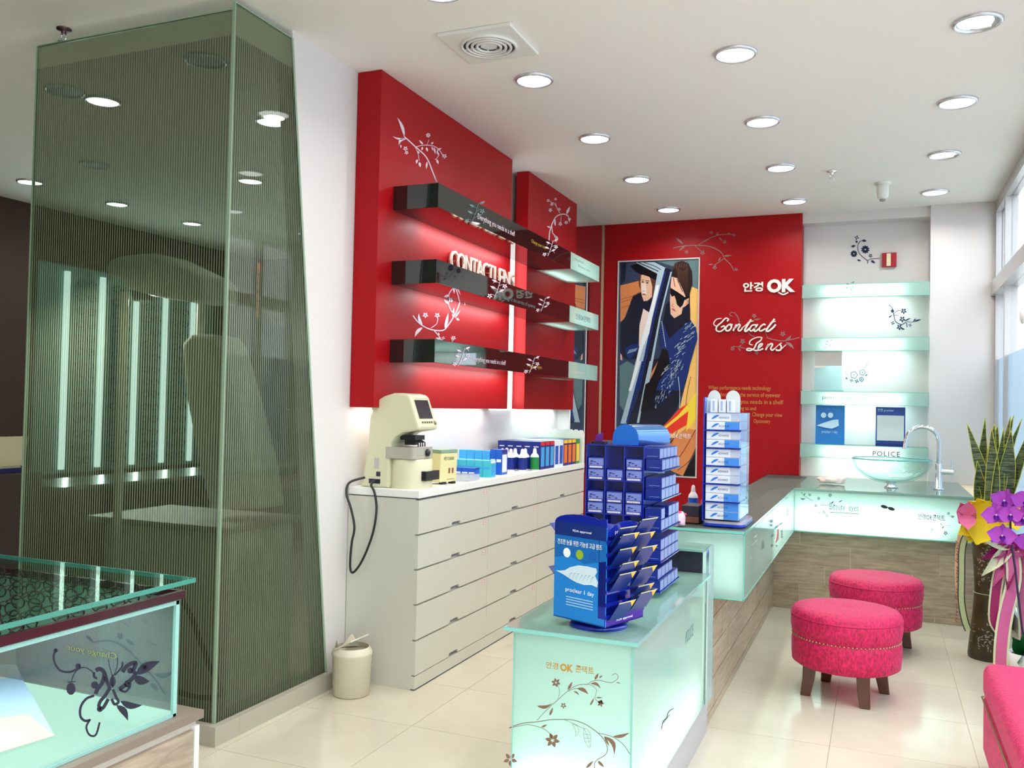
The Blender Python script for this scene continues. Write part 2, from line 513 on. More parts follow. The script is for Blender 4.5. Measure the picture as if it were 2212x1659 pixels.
o = MB().lathe([(0.05, 0), (0.055, 0.02), (0.03, 0.03)], (XWIN+0.036, 6.98, 2.19), 16, axis=(-1, 0, 0)).build('door_pull', WHT2, wf)
sky_portal = area('daylight_portal', (XWIN+0.2, 2.6, 1.65), (-1, 0, 0), 11.4, 3.2, 1)
sky_portal.data.cycles.is_portal = True

# street outside
street = tag(MB().box(1.0, -12, -0.3, 14, 40, -0.12).build('pavement', mat('pavement', s2l(190, 188, 184), 0.8)), '', '')
for k in ('label', 'category'): del street[k]
struct(street)
fac = thing('street_building', 'pale building across the street seen through the shop window', 'building', (11, 15, -0.12))
PK = mat('facade_cream', s2l(236, 226, 220), 0.8)
MB().box(9, -6, -0.12, 14, 36, 6.5).build('facade', PK, fac)
DG = mat('facade_glass', s2l(190, 206, 222), 0.3)
for k in range(9):
    MB().box(8.93, -4+k*4.4, 1.2, 9.02, -1.8+k*4.4, 3.4).build('window', DG, fac)

# ================================================================ booth of striped glass
booth = thing('glass_booth', 'tall booth of green-striped glass panes on a grey plinth', 'glass booth', (XW, 3.109, 0))
BX0, BY0 = -3.885, 3.109
BT = 3.262
mb = MB()
mb.box(BX0-0.02, BY0-0.035, 0, XW+0.035, BY0+0.12, 0.085); mb.box(XW-0.10, BY0+0.121, 0, XW+0.035, 3.96, 0.085)
mb.build('plinth', mat('plinth_stone', s2l(178, 172, 156), 0.5), booth)
def slant(z): return 3.52 + (H - z)*(3.965-3.52)/H - 0.012
mb = MB(); mb.prism([(XW, BY0, 0.085), (XW, slant(0.085), 0.085), (XW, slant(BT), BT), (XW, BY0, BT)], (-0.01, 0, 0))
side = mb.build('side_pane', FILM, booth, label='glass pane with one slanted edge')
mb = MB(); mb.box(BX0, BY0, 0.085, XW-0.012, BY0+0.01, BT-0.03)
# front pane: its head rises a little to the right like the rest of the booth
mb.build('front_pane', FILM, booth)
mb = MB(); mb.tube([(XW+0.003, slant(0.085)+0.004, 0.085), (XW+0.003, slant(BT)+0.004, BT)], 0.006, 6)
mb.box(XW-0.012, BY0, BT-0.004, XW, slant(BT), BT+0.006); mb.box(BX0, BY0, BT-0.034, XW-0.012, BY0+0.012, BT-0.024)
mb.box(XW-0.013, BY0-0.002, 0.085, XW+0.002, BY0+0.004, BT)
mb.box(BX0-0.004, BY0-0.002, 0.085, BX0+0.004, BY0+0.012, BT-0.03)
mb.build('glass_edge', BEDGE, booth)
MB().box(XW-0.022, BY0+0.011, 0.085, XW-0.014, BY0+0.016, BT-0.03).build('corner_joint', BLACK, booth)

# optometry instrument stand inside the booth
PALE = mat('instrument_white', s2l(226, 228, 214), 0.4)
inst = thing('instrument_stand', 'white optometry instrument stand with leaning column and lamp head inside glass booth', 'instrument', (-3.25, 3.6, 0))
def pp(px, py, y): return at(px, py, y=y)
mb = MB()
mb.prism([(-3.55, 3.30, 0), (-2.76, 3.30, 0), (-2.76, 3.78, 0), (-3.55, 3.78, 0)], (0, 0, 0.88))
mb.build('cabinet', PALE, inst, bevel=0.02)
mb = MB(); mb.box(-3.62, 3.26, 0.88, -2.74, 3.82, 0.91); mb.build('worktop', GREY, inst)
c0, c1, c2, c3 = pp(392, 742, 3.45), pp(478, 745, 3.45), pp(562, 1100, 3.45), pp(452, 1100, 3.45)
pts = [c3, c2, pp(545, 1000, 3.45), pp(510, 860, 3.45), c1, pp(462, 722, 3.45), pp(410, 722, 3.45), c0, pp(402, 860, 3.45), pp(425, 980, 3.45)]
mb = MB(); mb.prism([Vector((p.x, 3.45, p.z)) for p in pts], (0, 0.2, 0)); mb.build('column', PALE, inst, bevel=0.02)
mb = MB(); a = pp(405, 640, 3.45); mb.tube([(a.x, 3.55, c0.z-0.02), (a.x, 3.55, a.z)], 0.022, 10); mb.build('pole', PALE, inst)
a = pp(323, 640, 3.4); MB().tube([(a.x, 3.24, 0.0), (a.x, 3.24, a.z)], 0.02, 12).build('support_pole', PALE, inst)
ap = [(228, 575), (236, 562), (258, 552), (300, 547), (330, 546), (370, 565), (425, 592), (438, 606), (440, 648), (395, 650), (330, 640), (290, 628), (268, 622), (262, 600), (232, 598)]
mb = MB(); mb.prism([Vector((pp(x, y, 3.4).x, 3.4, pp(x, y, 3.4).z)) for x, y in ap], (0, 0.26, 0)); mb.build('lamp_head', PALE, inst, bevel=0.02)
q = pp(268, 612, 3.4)
MB().lathe([(0.05, 0), (0.06, 0.05), (0.04, 0.07)], (q.x+0.03, 3.5, q.z-0.08), 12).build('lamp', BLACK, inst)
area('instrument_fill', (q.x+0.03, 3.5, q.z-0.10), (0.25, -0.1, -1), 0.09, 0.09, 26, (1, 0.98, 0.9), PI, True)  # added fill light below the head, brightens the white instrument
mb = MB(); mb.box(-3.36, 3.32, 0.91, -3.08, 3.37, 1.05)
ac = tag(MB().tube(smooth_line([(-3.0, 3.2, 0.62), (-2.9, 3.2, 0.52), (-2.8, 3.22, 0.3), (-2.74, 3.24, 0.17), (-2.85, 3.22, 0.14), (-3.1, 3.2, 0.15), (-3.4, 3.2, 0.012)]), 0.012, 6).build('power_cable', BLACK),
         'thick black cable sagging to the floor inside the striped glass booth', 'cable')

# ================================================================ far room seen through the booth
CRACK = mat('rack_board', s2l(120, 170, 160), 0.4)
rack = thing('eyewear_rack', 'lit wall rack of spectacles behind the striped glass booth', 'display rack', (-7.4, 6.0, 0.75))
MB().box(-7.41, 6.0, 0.74, -7.38, 8.4, 2.78).build('back_board', CRACK, rack)
ST = emis('rack_light', (0.75, 1.0, 1.0), 4)
sy = [6.31, 6.74, 7.19, 7.61, 8.04]
for y in sy:
    MB().box(-7.38, y-0.022, 0.78, -7.34, y+0.022, 2.72).build('light_strip', ST, rack)
    area('rack_light', (-7.3, y, 1.75), (1, 0, 0), 0.05, 1.9, 11, (0.75, 1, 0.98))
def spectacles(mb, c, U, V, s=1.0):
    c = Vector(c); U = Vector(U); V = Vector(V)
    for sg in (-1, 1):
        ring = [c + U*sg*0.034*s + U*math.cos(k*PI/6)*0.026*s + V*math.sin(k*PI/6)*0.017*s for k in range(12)]
        mb.tube(ring, 0.0022*s, 4, closed=True)
    mb.tube([c - U*0.009*s + V*0.004*s, c + V*0.007*s, c + U*0.009*s + V*0.004*s], 0.002*s, 4)
    return mb
FRM = mat('dark_spectacle_frame', s2l(70, 52, 56), 0.2, 0.5)
gl0 = None
for ci in range(4):
    yc = (sy[ci] + sy[ci+1])/2
    for r in range(14):
        z = 0.86 + r*0.135
        if gl0 is None:
            mb = MB(); spectacles(mb, (0, 0, 0), (0, 1, 0), (0, 0, 1), 1.9)
            N = Vector((1, 0, 0))
            for sg in (-1, 1): mb.tube([(0, sg*0.115, 0.01), (-0.045, sg*0.115, 0.01)], 0.004, 4)
            gl0 = mb.build('spectacles', FRM)
            tag(gl0, 'dark spectacles hanging on the lit wall rack behind the glass booth', 'spectacles', 'spectacles on the lit wall rack'); g = gl0
        else:
            g = gl0.copy(); COL.objects.link(g)
        g['label'] = 'spectacles on lit wall rack, %s column from left, %s row from bottom' % (ORD[ci], ORD[r])
        g.location = (-7.333, yc, z)
ctr = thing('counter', 'long dark counter in front of the lit spectacle rack in the dim room', 'counter', (-5.9, 6.4, 0))
mb = MB(); mb.box(-6.3, 4.9, 0, -5.7, 8.6, 0.78); mb.build('body', mat('dark_wood', s2l(60, 46, 40), 0.5), ctr, bevel=0.01)
mb = MB(); mb.box(-6.34, 4.86, 0.78, -5.66, 8.64, 0.81); mb.build('top', mat('dim_top', s2l(110, 120, 110), 0.2), ctr)
wp = thing('lit_screen', 'orange-lit window blind in the dark room behind the booth', 'blind', (-5.6, 9.24, 2.4))
OR = mat('orange_blind', s2l(220, 150, 100), 0.6, emit=s2l(220, 150, 100), estr=1.0)
o1 = at(478, 522, y=9.22); o2 = at(556, 690, y=9.22)
for k in range(9):
    z1 = o1.z - (o1.z-o2.z)*k/9
    MB().box(o1.x, 9.22, min(z1, 3.26), o2.x, 9.245, min(z1, 3.27) - (o1.z-o2.z)/9 + 0.02).build('slat', OR, wp)
wp.location = (o1.x, 9.24, o2.z)
for ch in wp.children: ch.location = (Vector((0,0,0)) - (wp.location - Vector((-5.6, 9.24, 2.4))))
lap = thing('open_laptop', 'cream laptop standing open on a dark stand at the left edge of the photo', 'laptop', (-5.55, 4.35, 0))
mb = MB(); mb.box(-5.95, 4.1, 0.0, -5.55, 4.6, 0.95); mb.build('stand', mat('dark_wood', (0.05, 0.04, 0.03)), lap, bevel=0.01)
mb = MB(); mb.box(-5.93, 4.12, 0.95, -5.60, 4.5, 0.985); mb.build('case', mat('navy_plastic', s2l(20, 26, 90), 0.4), lap)
mb = MB(); mb.box(-5.92, 4.14, 0.985, -5.62, 4.48, 1.0); mb.build('keyboard', mat('cream_plastic', s2l(222, 214, 180), 0.4), lap)
mb = MB(); mb.obox((-5.62, 4.14, 1.0), (0.012, 0, 0), (0, 0.34, 0), (0.07, 0, 0.21)); mb.build('screen', mat('cream_plastic'), lap)

# ================================================================ ceiling fittings
RING = mat('lamp_ring', s2l(214, 216, 222), 0.2, 0.6)
DISC = emis('lamp_disc', (0.95, 1.0, 1.0), 14)
def downlight(loc, label, group, tilt=False):
    t = thing('downlight', label, 'downlight', (loc[0], loc[1], H-0.012), group)
    r = 0.108
    MB().lathe([(r*0.84, 0.012), (r*0.84, 0.002), (r*0.9, -0.004), (r, 0.004), (r, 0.012)], (loc[0], loc[1], H-0.012), 28, cap=False).build('trim_ring', RING, t)
    if tilt:
        MB().lathe([(0.0001, 0.006), (r*0.83, 0.006)], (loc[0], loc[1], H-0.012), 28, cap=False).build('reflector', MIR, t)
        MB().lathe([(0.0001, 0.0), (r*0.55, 0.0), (r*0.6, 0.012)], (loc[0]-0.01, loc[1]-0.015, H-0.016), 24, cap=False, sx=1.2).build('lamp_disc', DISC, t)
        MB().tube([(loc[0]-0.03+0.03*k, loc[1]+0.035+0.012*math.sin(k), H-0.012) for k in range(4)], 0.006, 6).build('clip', CHR, t)
    else:
        MB().lathe([(0.0001, 0.003), (r*0.84, 0.004)], (loc[0], loc[1], H-0.012), 28, cap=False).build('lamp_disc', DISC, t)
    return t
cn = {-1.783: 'the left row nearest the red wall panels', -0.692: 'the middle row', 0.398: 'the right row beside the shop window'}
od = {3.39: 'nearest', 4.519: 'first after the vent', 5.648: 'third from the back', 6.772: 'second from the back', 7.902: 'last before the back wall'}
for (lx, ly) in lamp_xy:
    rown = {4.519: 'nearest', 5.648: 'second', 6.772: 'third', 7.902: 'farthest', 3.39: 'cropped one at the top edge'}[ly]
    if ly == 3.39: lab = 'round ceiling downlight cut off by the top edge of the photo'
    else: lab = '%s round ceiling downlight %sin %s' % (rown, 'with tilted reflector ' if (lx == 0.398 and ly in (4.519, 6.772)) else '', cn[lx])
    downlight((lx, ly), lab, 'ceiling downlights', lx == 0.398 and ly in (4.519, 6.772))
fl = [('large round downlight high up behind the striped booth glass, left half', 0), ('round downlight seen through the right booth pane, upper', 1), ('round downlight seen through the right booth pane, lower', 2),
      ('small distant downlight above the lit rack, left one', 3), ('small distant downlight above the lit rack, right one', 4), ('small distant downlight at the left edge of the booth', 5)]
for lab, k in fl: downlight(lamp_left[k], lab, 'ceiling downlights of the dim room')
for k, (x, y) in enumerate([(-3.333, 3.682), (-4.465, 3.766), (-5.656, 5.065)]):
    t = thing('unlit_downlight', ['unlit round ceiling fitting inside the booth near its corner', 'unlit round ceiling fitting at upper left of booth', 'unlit round ceiling fitting left of the booth centre'][k], 'downlight', (x, y, H-0.012), 'unlit ceiling fittings')
    MB().lathe([(0.095, 0.012), (0.095, 0.0), (0.11, 0.0), (0.115, 0.012)], (x, y, H-0.012), 24, cap=False).build('trim_ring', RING, t)
    MB().lathe([(0.0001, 0.004), (0.095, 0.004)], (x, y, H-0.012), 24, cap=False).build('dark_lens', BLACK, t)

v = thing('ceiling_vent', 'square white ceiling exhaust vent with round slotted grille', 'vent', (-1.816, 3.98, H-0.02))
mb = MB(); mb.box(-2.01, 3.79, H-0.018, -1.622, 4.17, H); mb.build('cover_plate', WHT2, v, bevel=0.006)
VD = mat('vent_slot', (0.03, 0.04, 0.06), 0.8)
c = (-1.816, 3.98, H-0.022)
for j, r in enumerate((0.06, 0.085, 0.11, 0.135)):
    mb = MB(); mb.lathe([(r-0.006, 0.004), (r-0.006, -0.006), (r+0.006, -0.006), (r+0.006, 0.004)], c, 32, cap=False); mb.build('grille_ring', WHT2, v)
    n = 6; mb = MB()
    for k in range(n):
        pts = [(c[0]+(r-0.0125)*math.cos(a), c[1]+(r-0.0125)*math.sin(a), c[2]+0.0015) for a in [2*PI*(k+0.08+0.84*t/5)/n for t in range(6)]]
        mb.ribbon(pts, [Vector((math.cos(2*PI*(k+0.08+0.84*t/5)/n), math.sin(2*PI*(k+0.08+0.84*t/5)/n), 0)) for t in range(6)], 0.011)
    mb.build('slot', VD, v)

def sprinkler(x, y, label, col):
    t = thing('sprinkler', label, 'sprinkler', (x, y, H-0.06), 'ceiling sprinklers')
    MB().lathe([(0.035, 0.06), (0.035, 0.054), (0.012, 0.05), (0.012, 0.03)], (x, y, H-0.06), 14).build('collar', col, t)
    mb = MB()
    for s in (-1, 1): mb.tube([(x+s*0.01, y, H-0.03), (x+s*0.02, y, H-0.045), (x+s*0.008, y, H-0.06)], 0.004, 5)
    mb.build('frame', CHR, t)
    MB().lathe([(0.028, 0.0), (0.028, 0.004), (0.006, 0.008)], (x, y, H-0.068), 12).build('deflector', CHR, t)
sprinkler(-3.723, 3.124, 'dark ceiling sprinkler beside the top of the glass booth', mat('bronze', s2l(110, 80, 90), 0.3, 0.8))
sprinkler(-0.348, 7.001, 'small ceiling sprinkler above the red back wall', CHR)
t = thing('smoke_detector', 'white cylindrical ceiling camera housing left of the right downlight row', 'detector', (0.006, 7.476, H-0.15))
MB().lathe([(0.06, 0.0), (0.06, -0.015), (0.03, -0.02)], (0.006, 7.476, H), 18).build('base', WHT2, t)
MB().lathe([(0.02, -0.13), (0.042, -0.115), (0.045, -0.06), (0.045, -0.02)], (0.006, 7.476, H), 18).build('housing', WHT2, t)
MB().lathe([(0.0001, -0.15), (0.02, -0.145), (0.024, -0.13)], (0.006, 7.476, H), 14).build('lens', GREY, t)

# ================================================================ red panels on the left wall
def red_panel(y0, y1, label, xb=XW+0.003):
    t = thing('red_wall_panel', label, 'wall panel', (XP, (y0+y1)/2, 1.472), 'red lacquered panels on the left wall')
    MB().box(xb, y0, 1.472, XP, y1, H-0.002).build('board', RED, t, bevel=0.002)
    if xb > XW+0.01: MB().box(XW, y0+0.25, 1.52, xb, y1-0.1, H-0.05).build('batten', WHT, t)
    return t
P1 = red_panel(4.106, 5.958, 'large red lacquered panel on the left wall with white floral vines')
P2 = red_panel(6.289, 7.459, 'narrow red lacquered panel beyond the white gap on left wall', XW+0.05)
vine = Art(830, 240, 10.37, x=XP+0.002)
vine.line([(1180, 1590), (1080, 1350), (1000, 1140), (900, 980), (700, 800), (560, 670), (460, 580), (440, 540)], 26)
vine.leaf(455, 570, 290, 140, 70, 0.06).leaf(480, 610, 180, 560, 40, -0.12).leaf(490, 625, 325, 770, 70, 0.28)
vine.line([(720, 800), (860, 765), (1000, 765), (1120, 790), (1240, 880), (1330, 1030)], 16)
vine.line([(690, 800), (750, 930), (785, 1110)], 14).line([(960, 750), (1000, 640)], 10).line([(1225, 940), (1215, 1000), (1160, 1080)], 12)
vine.flower(985, 540, 60, 6).flower(475, 840, 60, 5).flower(500, 930, 50, 5)
vine.leaf(870, 745, 780, 650, 42).leaf(860, 800, 840, 880, 40).leaf(940, 810, 975, 910, 50).leaf(1050, 740, 1105, 690, 42).leaf(1065, 790, 1090, 890, 30).leaf(1110, 810, 1150, 960, 42).leaf(1200, 860, 1245, 1000, 40, 0.2)
vine.leaf(1180, 870, 1290, 830, 40).leaf(1175, 1080, 1215, 1190, 50).leaf(1130, 1085, 1170, 1070, 20).leaf(740, 1080, 720, 1180, 50).leaf(785, 1140, 810, 1260, 56).leaf(740, 900, 790, 950, 50).leaf(370, 750, 375, 830, 30).flower(1350, 1010, 60, 5)
vine.leaf(960, 1130, 940, 1300, 44).leaf(1120, 1470, 1180, 1590, 34)
vine.build('vine_print', SILVINK, P1, label='white vine print above the top shelf')
vine = Art(720, 600, 3.318, x=XP+0.002)
vine.line([(570, 270), (610, 320), (660, 355), (720, 375), (790, 375), (830, 330), (865, 275), (890, 225), (910, 165)], 8)
vine.line([(865, 270), (830, 205), (825, 150)], 6).line([(720, 375), (750, 410), (785, 460)], 7).line([(700, 360), (740, 330), (750, 290)], 5).line([(905, 170), (925, 160), (945, 175), (940, 195)], 6)
vine.leaf(640, 355, 583, 425, 24, 0.1).leaf(640, 340, 612, 255, 20, -0.1).leaf(800, 370, 825, 250, 22).leaf(855, 280, 865, 215, 16).leaf(880, 290, 905, 305, 16).leaf(830, 190, 792, 155, 16).leaf(825, 180, 835, 135, 18).leaf(840, 175, 858, 155, 14).leaf(870, 290, 910, 232, 12)
vine.flower(660, 268, 22, 5).flower(745, 270, 22, 5).leaf(770, 440, 732, 430, 14).leaf(755, 420, 755, 390, 12).flower(788, 432, 14, 4).flower(862, 432, 18, 5).line([(858, 470), (845, 425)], 4)
vine.build('vine_print', SILVINK, P1, label='white vine print above the bottom shelf')
vine = Art(950, 400, 6.32, x=XP+0.002)
vine.line([(1490, 760), (1500, 640), (1530, 540), (1580, 440), (1650, 400), (1730, 405), (1790, 470)], 14).line([(1640, 385), (1600, 310), (1580, 240)], 7).line([(1500, 220), (1560, 250), (1600, 310)], 7)
vine.line([(1530, 560), (1540, 650), (1580, 700), (1580, 760)], 12).line([(1660, 420), (1645, 520)], 6)
vine.leaf(1730, 395, 1775, 290, 34).leaf(1760, 420, 1770, 510, 26).leaf(1575, 560, 1570, 440, 24).leaf(1510, 580, 1465, 560, 22).leaf(1560, 690, 1620, 730, 30).leaf(1575, 770, 1580, 730, 20)
vine.flower(1480, 210, 26, 5).flower(1580, 190, 22, 5).flower(1510, 340, 30, 5).flower(1530, 260, 26, 5).flower(1630, 330, 26, 5).flower(1645, 530, 30, 5).flower(1725, 510, 28, 5)
vine.build('vine_print', SILVINK, P2)
# raised lettering CONTACT LENS (double contour, so a second, offset set stands behind the first)
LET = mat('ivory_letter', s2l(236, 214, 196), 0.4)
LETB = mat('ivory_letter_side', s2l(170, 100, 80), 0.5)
q0 = at(960, 583, x=XP); q1 = at(1102, 640, x=XP)
sign = thing('wall_lettering', 'raised ivory letters CONTACT LENS on the large red panel', 'lettering', (XP, (q0.y+q1.y)/2, q0.z-0.1))
zb = at(960, 590, x=XP).z
LH = at(965, 540, x=XP).z - at(962, 581, x=XP).z
y0 = at(962, 580, x=XP).y; y1 = at(1103, 620, x=XP).y; ym = y0 + (y1-y0)*0.64
zbase = at(962, 581, x=XP).z
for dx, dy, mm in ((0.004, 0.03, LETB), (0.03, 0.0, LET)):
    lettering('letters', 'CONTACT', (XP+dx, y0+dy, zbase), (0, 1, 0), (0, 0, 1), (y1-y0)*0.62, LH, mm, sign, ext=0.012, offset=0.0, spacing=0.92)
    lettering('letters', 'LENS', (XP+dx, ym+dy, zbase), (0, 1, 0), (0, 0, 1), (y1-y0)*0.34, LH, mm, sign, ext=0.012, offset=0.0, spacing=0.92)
mb = MB()
for k in range(14): mb.box(XP, y0+0.05+(y1-y0)*k/14, zbase+LH*0.45, XP+0.034, y0+0.062+(y1-y0)*k/14, zbase+LH*0.5)
mb.build('stand_off', LETB, sign)
# light strip in the gap between the panels and behind their lower edges
gap = tag(MB().box(XW+0.001, 5.975, 1.46, XW+0.02, 6.45, 2.70).build('light_strip', emis('gap_light', (1.0, 0.98, 0.96), 2.6)), 'vertical white light strip in the gap between the two red panels', 'light strip')
area('gap_glow', (XW+0.04, 6.12, 2.1), (1, 0, 0), 0.2, 1.2, 9, WHITE)
area('panel_glow', (XW+0.07, 5.0, 1.465), (-0.15, 0, -1), 1.7, 0.08, 4.5, (1, 0.95, 0.93))
area('panel_glow', (XW+0.07, 6.9, 1.465), (-0.15, 0, -1), 0.9, 0.08, 4.0, (0.75, 1, 0.97))

# ---------------- black glass shelves
SXF = -2.228
def wall_shelf(ztop, h, lab, lit):
    t = thing('wall_shelf', lab, 'shelf', (SXF, 5.7, ztop-h), 'long gloss black shelves')
    ya, yb_, yc = 4.262, 6.50, 7.26
    MB().box(XP, ya, ztop-h, SXF, yb_, ztop).build('black_glass_box', BLKG, t, bevel=0.0015)
    pane('aqua_front_glass', t, 'x1', [(SXF-0.008, yb_+0.001, ztop-h, SXF, yc, ztop)], 'aqua frosted glass end section')
    pane('aqua_end_glass', t, 'y1', [(XP, yc-0.008, ztop-h, SXF-0.008, yc, ztop)])
    pane('aqua_bottom_glass', t, 'z0', [(XP, yb_+0.001, ztop-h, SXF-0.008, yc-0.008, ztop-h+0.008)])
    MB().box(XP, yb_+0.001, ztop-0.008, SXF-0.008, yc-0.008, ztop).build('end_top', AQUAT, t)
    MB().tube([(XP+0.05, yb_+0.06, ztop-h+0.06), (XP+0.05, yc-0.1, ztop-h+0.06)], 0.012, 8).build('light_tube', TUBE, t)
    area('shelf_tube_glow', (XP+0.07, (yb_+yc)/2, ztop-h+0.07), (0.6, 0, -1), 0.6, 0.03, lit, (0.8, 1, 0.98))
    area('shelf_down_glow', (XP+0.10, 5.25, ztop-h-0.006), (-0.35, 0, -1), 1.35, 0.06, 6, (1, 0.93, 0.95))
    return t
S1 = wall_shelf(2.702, 0.133, 'topmost long gloss black shelf with a glowing aqua end', 1.8)
S2 = wall_shelf(2.285, 0.130, 'middle long gloss black shelf below the raised lettering', 1.8)
S3 = wall_shelf(1.850, 0.128, 'lowest long gloss black shelf above the drawer chest', 0.1)
def shelf_text(t, body, px0, px1, ztop, h, z0, z1, m):
    ya = at(px0, 500, x=SXF).y; yb_ = at(px1, 500, x=SXF).y
    lettering('printed_text', body, (SXF+0.0015, ya, ztop-h+h*z0), (0, 1, 0), (0, 0, 1), yb_-ya, h*(z1-z0), m, t)
shelf_text(S1, 'Everything you needs in a shelf', 1031, 1112, 2.702, 0.133, 0.22, 0.55, SILVINK)
shelf_text(S1, 'Change your view', 1148, 1180, 2.702, 0.133, 0.35, 0.6, GOLDINK)
shelf_text(S1, 'When performance', 1242, 1262, 2.702, 0.133, 0.6, 0.78, GREYINK)
shelf_text(S1, 'Beauty eyes', 1250, 1276, 2.702, 0.133, 0.3, 0.48, GREYINK)
shelf_text(S2, 'technology at the service of eyewear', 1078, 1160, 2.285, 0.130, 0.12, 0.38, GREYINK)
shelf_text(S2, '안경OK콘택트', 1247, 1279, 2.285, 0.130, 0.3, 0.65, INK)
shelf_text(S3, 'everything you needs in a shelf', 1028, 1098, 1.850, 0.128, 0.2, 0.5, SILVINK)
shelf_text(S3, 'Beauty eyes', 1150, 1176, 1.850, 0.128, 0.25, 0.5, GOLDINK)
shelf_text(S3, 'Change your view', 1236, 1268, 1.850, 0.128, 0.3, 0.5, SILVINK)
def sprig(x, y, r, plane, parent, m, seed=0):
    rd = random.Random(seed); a = Art(0, 0, 1, **plane)
    a.line([(x-r*0.4, y+r), (x-r*0.1, y+r*0.3), (x+r*0.1, y-r*0.3), (x+r*0.3, y-r)], r*0.05)
    for k in range(6):
        t = -0.8 + 1.6*k/5; s = 1 if k % 2 else -1
        bx, by = x + t*0.25*r, y - t*r
        a.line([(bx, by), (bx+s*r*0.35, by-r*0.15), (bx+s*r*0.6, by+rd.uniform(-0.3, 0.2)*r)], r*0.035)
        if k % 3 == 0: a.flower(bx+s*r*0.62, by, r*0.28, 5)
        else: a.leaf(bx+s*r*0.2, by-r*0.1, bx+s*r*0.75, by-r*0.35, r*0.22)
    return a.build('sprig_print', m, parent)
sprig(1027, 460, 22, dict(x=SXF+0.002), S1, GREYINK, 1); sprig(1190, 536, 17, dict(x=SXF+0.002), S1, SILVINK, 2)
sprig(1076, 622, 22, dict(x=SXF+0.002), S2, SILVINK, 3); sprig(1174, 658, 15, dict(x=SXF+0.002), S2, SILVINK, 4)
sprig(998, 771, 19, dict(x=SXF+0.002), S3, SILVINK, 5); sprig(1150, 789, 17, dict(x=SXF+0.002), S3, SILVINK, 6)

# ---------------- mirror box at the corner
t = thing('wall_mirror', 'tall wall mirror beside the narrow red panel reflecting the poster', 'mirror', (-2.54, 7.95, 0))
MB().box(XW, 7.475, 0, -2.545, YB-0.002, H-0.002).build('cabinet', WHT, t)
MB().box(-2.545, 7.478, 0.0, -2.538, YB-0.004, H-0.003).build('mirror_glass', MIR, t)
MB().box(-2.542, YB-0.02, 0.0, -2.526, YB-0.002, H-0.003).build('corner_trim', mat('brass_trim', s2l(170, 140, 110), 0.3, 0.6), t)

# ================================================================ red back wall with poster and signs
bp = thing('red_back_panel', 'floor to ceiling red lacquered panel on the back wall', 'wall panel', (-1.6, YB, 0))
MB().box(-2.538, YB, 0, -0.665, 8.598, H-0.002).build('board', RED, bp)
def ytext(name, body, px0, py0, px1, py1, m, parent, ext=0.0, y=YB, **k):
    """text on a wall facing the room; (px0,py0) lower left, (px1,py1) upper right in the photo"""
    a_ = at(px0, py0, y=y); b_ = at(px1, py1, y=y)
    return lettering(name, body, (a_.x, y-0.002, a_.z), (1, 0, 0), (0, 0, 1), b_.x-a_.x, b_.z-a_.z, m, parent, ext=ext, **k)
CREAM = mat('cream_letter', s2l(240, 236, 226), 0.4)
t = thing('shop_sign', 'raised white letters 안경 OK on the red back wall', 'sign', (-1.0, YB, 2.6))
ytext('letters', '안경', 1605, 631, 1649, 609, CREAM, t, ext=0.012, offset=0.03)
ytext('letters', 'OK', 1657, 633, 1718, 602, CREAM, t, ext=0.014, offset=0.05)
a_ = Art(1600, 520, 11.85, y=YB-0.012); a_.line([(965, 1320), (1090, 1375), (1220, 1320)], 34)
a_.build('smile_stroke', CREAM, t)
t = thing('script_sign', 'raised white script letters Contact Lens on the red back wall', 'sign', (-1.1, YB, 2.0))
# script letters drawn as swelling pen strokes
sc = Art(1500, 640, 9.217, y=YB-0.014)
def pen(pts, w): sc.line(pts, w)
pen([(650, 500), (680, 455), (620, 440), (540, 520), (450, 600), (440, 680), (520, 700), (600, 640), (590, 590), (530, 620)], 26)
pen([(540, 440), (440, 460), (385, 540), (420, 590), (470, 590)], 18)
pen([(690, 560), (630, 620), (630, 680), (690, 680), (740, 610), (700, 560), (760, 570)], 30)
pen([(770, 690), (840, 560)], 30); pen([(800, 640), (880, 560), (910, 580), (870, 660), (900, 690), (960, 640)], 28)
pen([(940, 640), (1040, 560), (1130, 460)], 16); pen([(1130, 460), (1010, 660), (1030, 695), (1100, 640)], 34); pen([(1060, 520), (1180, 490)], 14)
pen([(1230, 570), (1150, 580), (1100, 660), (1140, 690), (1220, 620)], 28); pen([(1260, 555), (1190, 670), (1220, 695), (1290, 640)], 30)
pen([(1410, 580), (1390, 555), (1320, 600), (1290, 670), (1330, 690), (1420, 640)], 28)
pen([(1600, 450), (1440, 660), (1470, 695), (1560, 630), (1620, 560)], 34); pen([(1510, 530), (1620, 500)], 14)
pen([(1330, 860), (1340, 820), (1240, 820), (1120, 880), (1100, 950), (1160, 970)], 18)
pen([(1338, 830), (1320, 880), (1240, 940), (1195, 1030), (1120, 1080), (1045, 1072), (1060, 1042), (1130, 1045), (1220, 1080), (1290, 1062)], 26)
pen([(1260, 1040), (1340, 980), (1350, 945), (1300, 960), (1270, 1030), (1290, 1075), (1370, 1040)], 28)
pen([(1420, 1070), (1480, 950)], 30); pen([(1450, 1010), (1520, 945), (1555, 960), (1520, 1040), (1550, 1075), (1600, 1040)], 28)
pen([(1600, 1040), (1700, 950), (1740, 930)], 14); pen([(1700, 950), (1730, 1010), (1710, 1070), (1640, 1075), (1630, 1050)], 30); pen([(1720, 1060), (1830, 960)], 14)
so = sc.build('letters', CREAM, t)
sm = so.modifiers.new('depth', 'SOLIDIFY'); sm.thickness = 0.012; sm.offset = 0
vv = Art(1500, 640, 9.217, y=YB-0.002)
vv.line([(1440, 820), (1560, 860), (1760, 890), (1930, 860), (2090, 820)], 18).leaf(1800, 890, 1930, 770, 50, 0.1).leaf(1820, 920, 1980, 1050, 60, -0.1).flower(1760, 750, 60, 5)
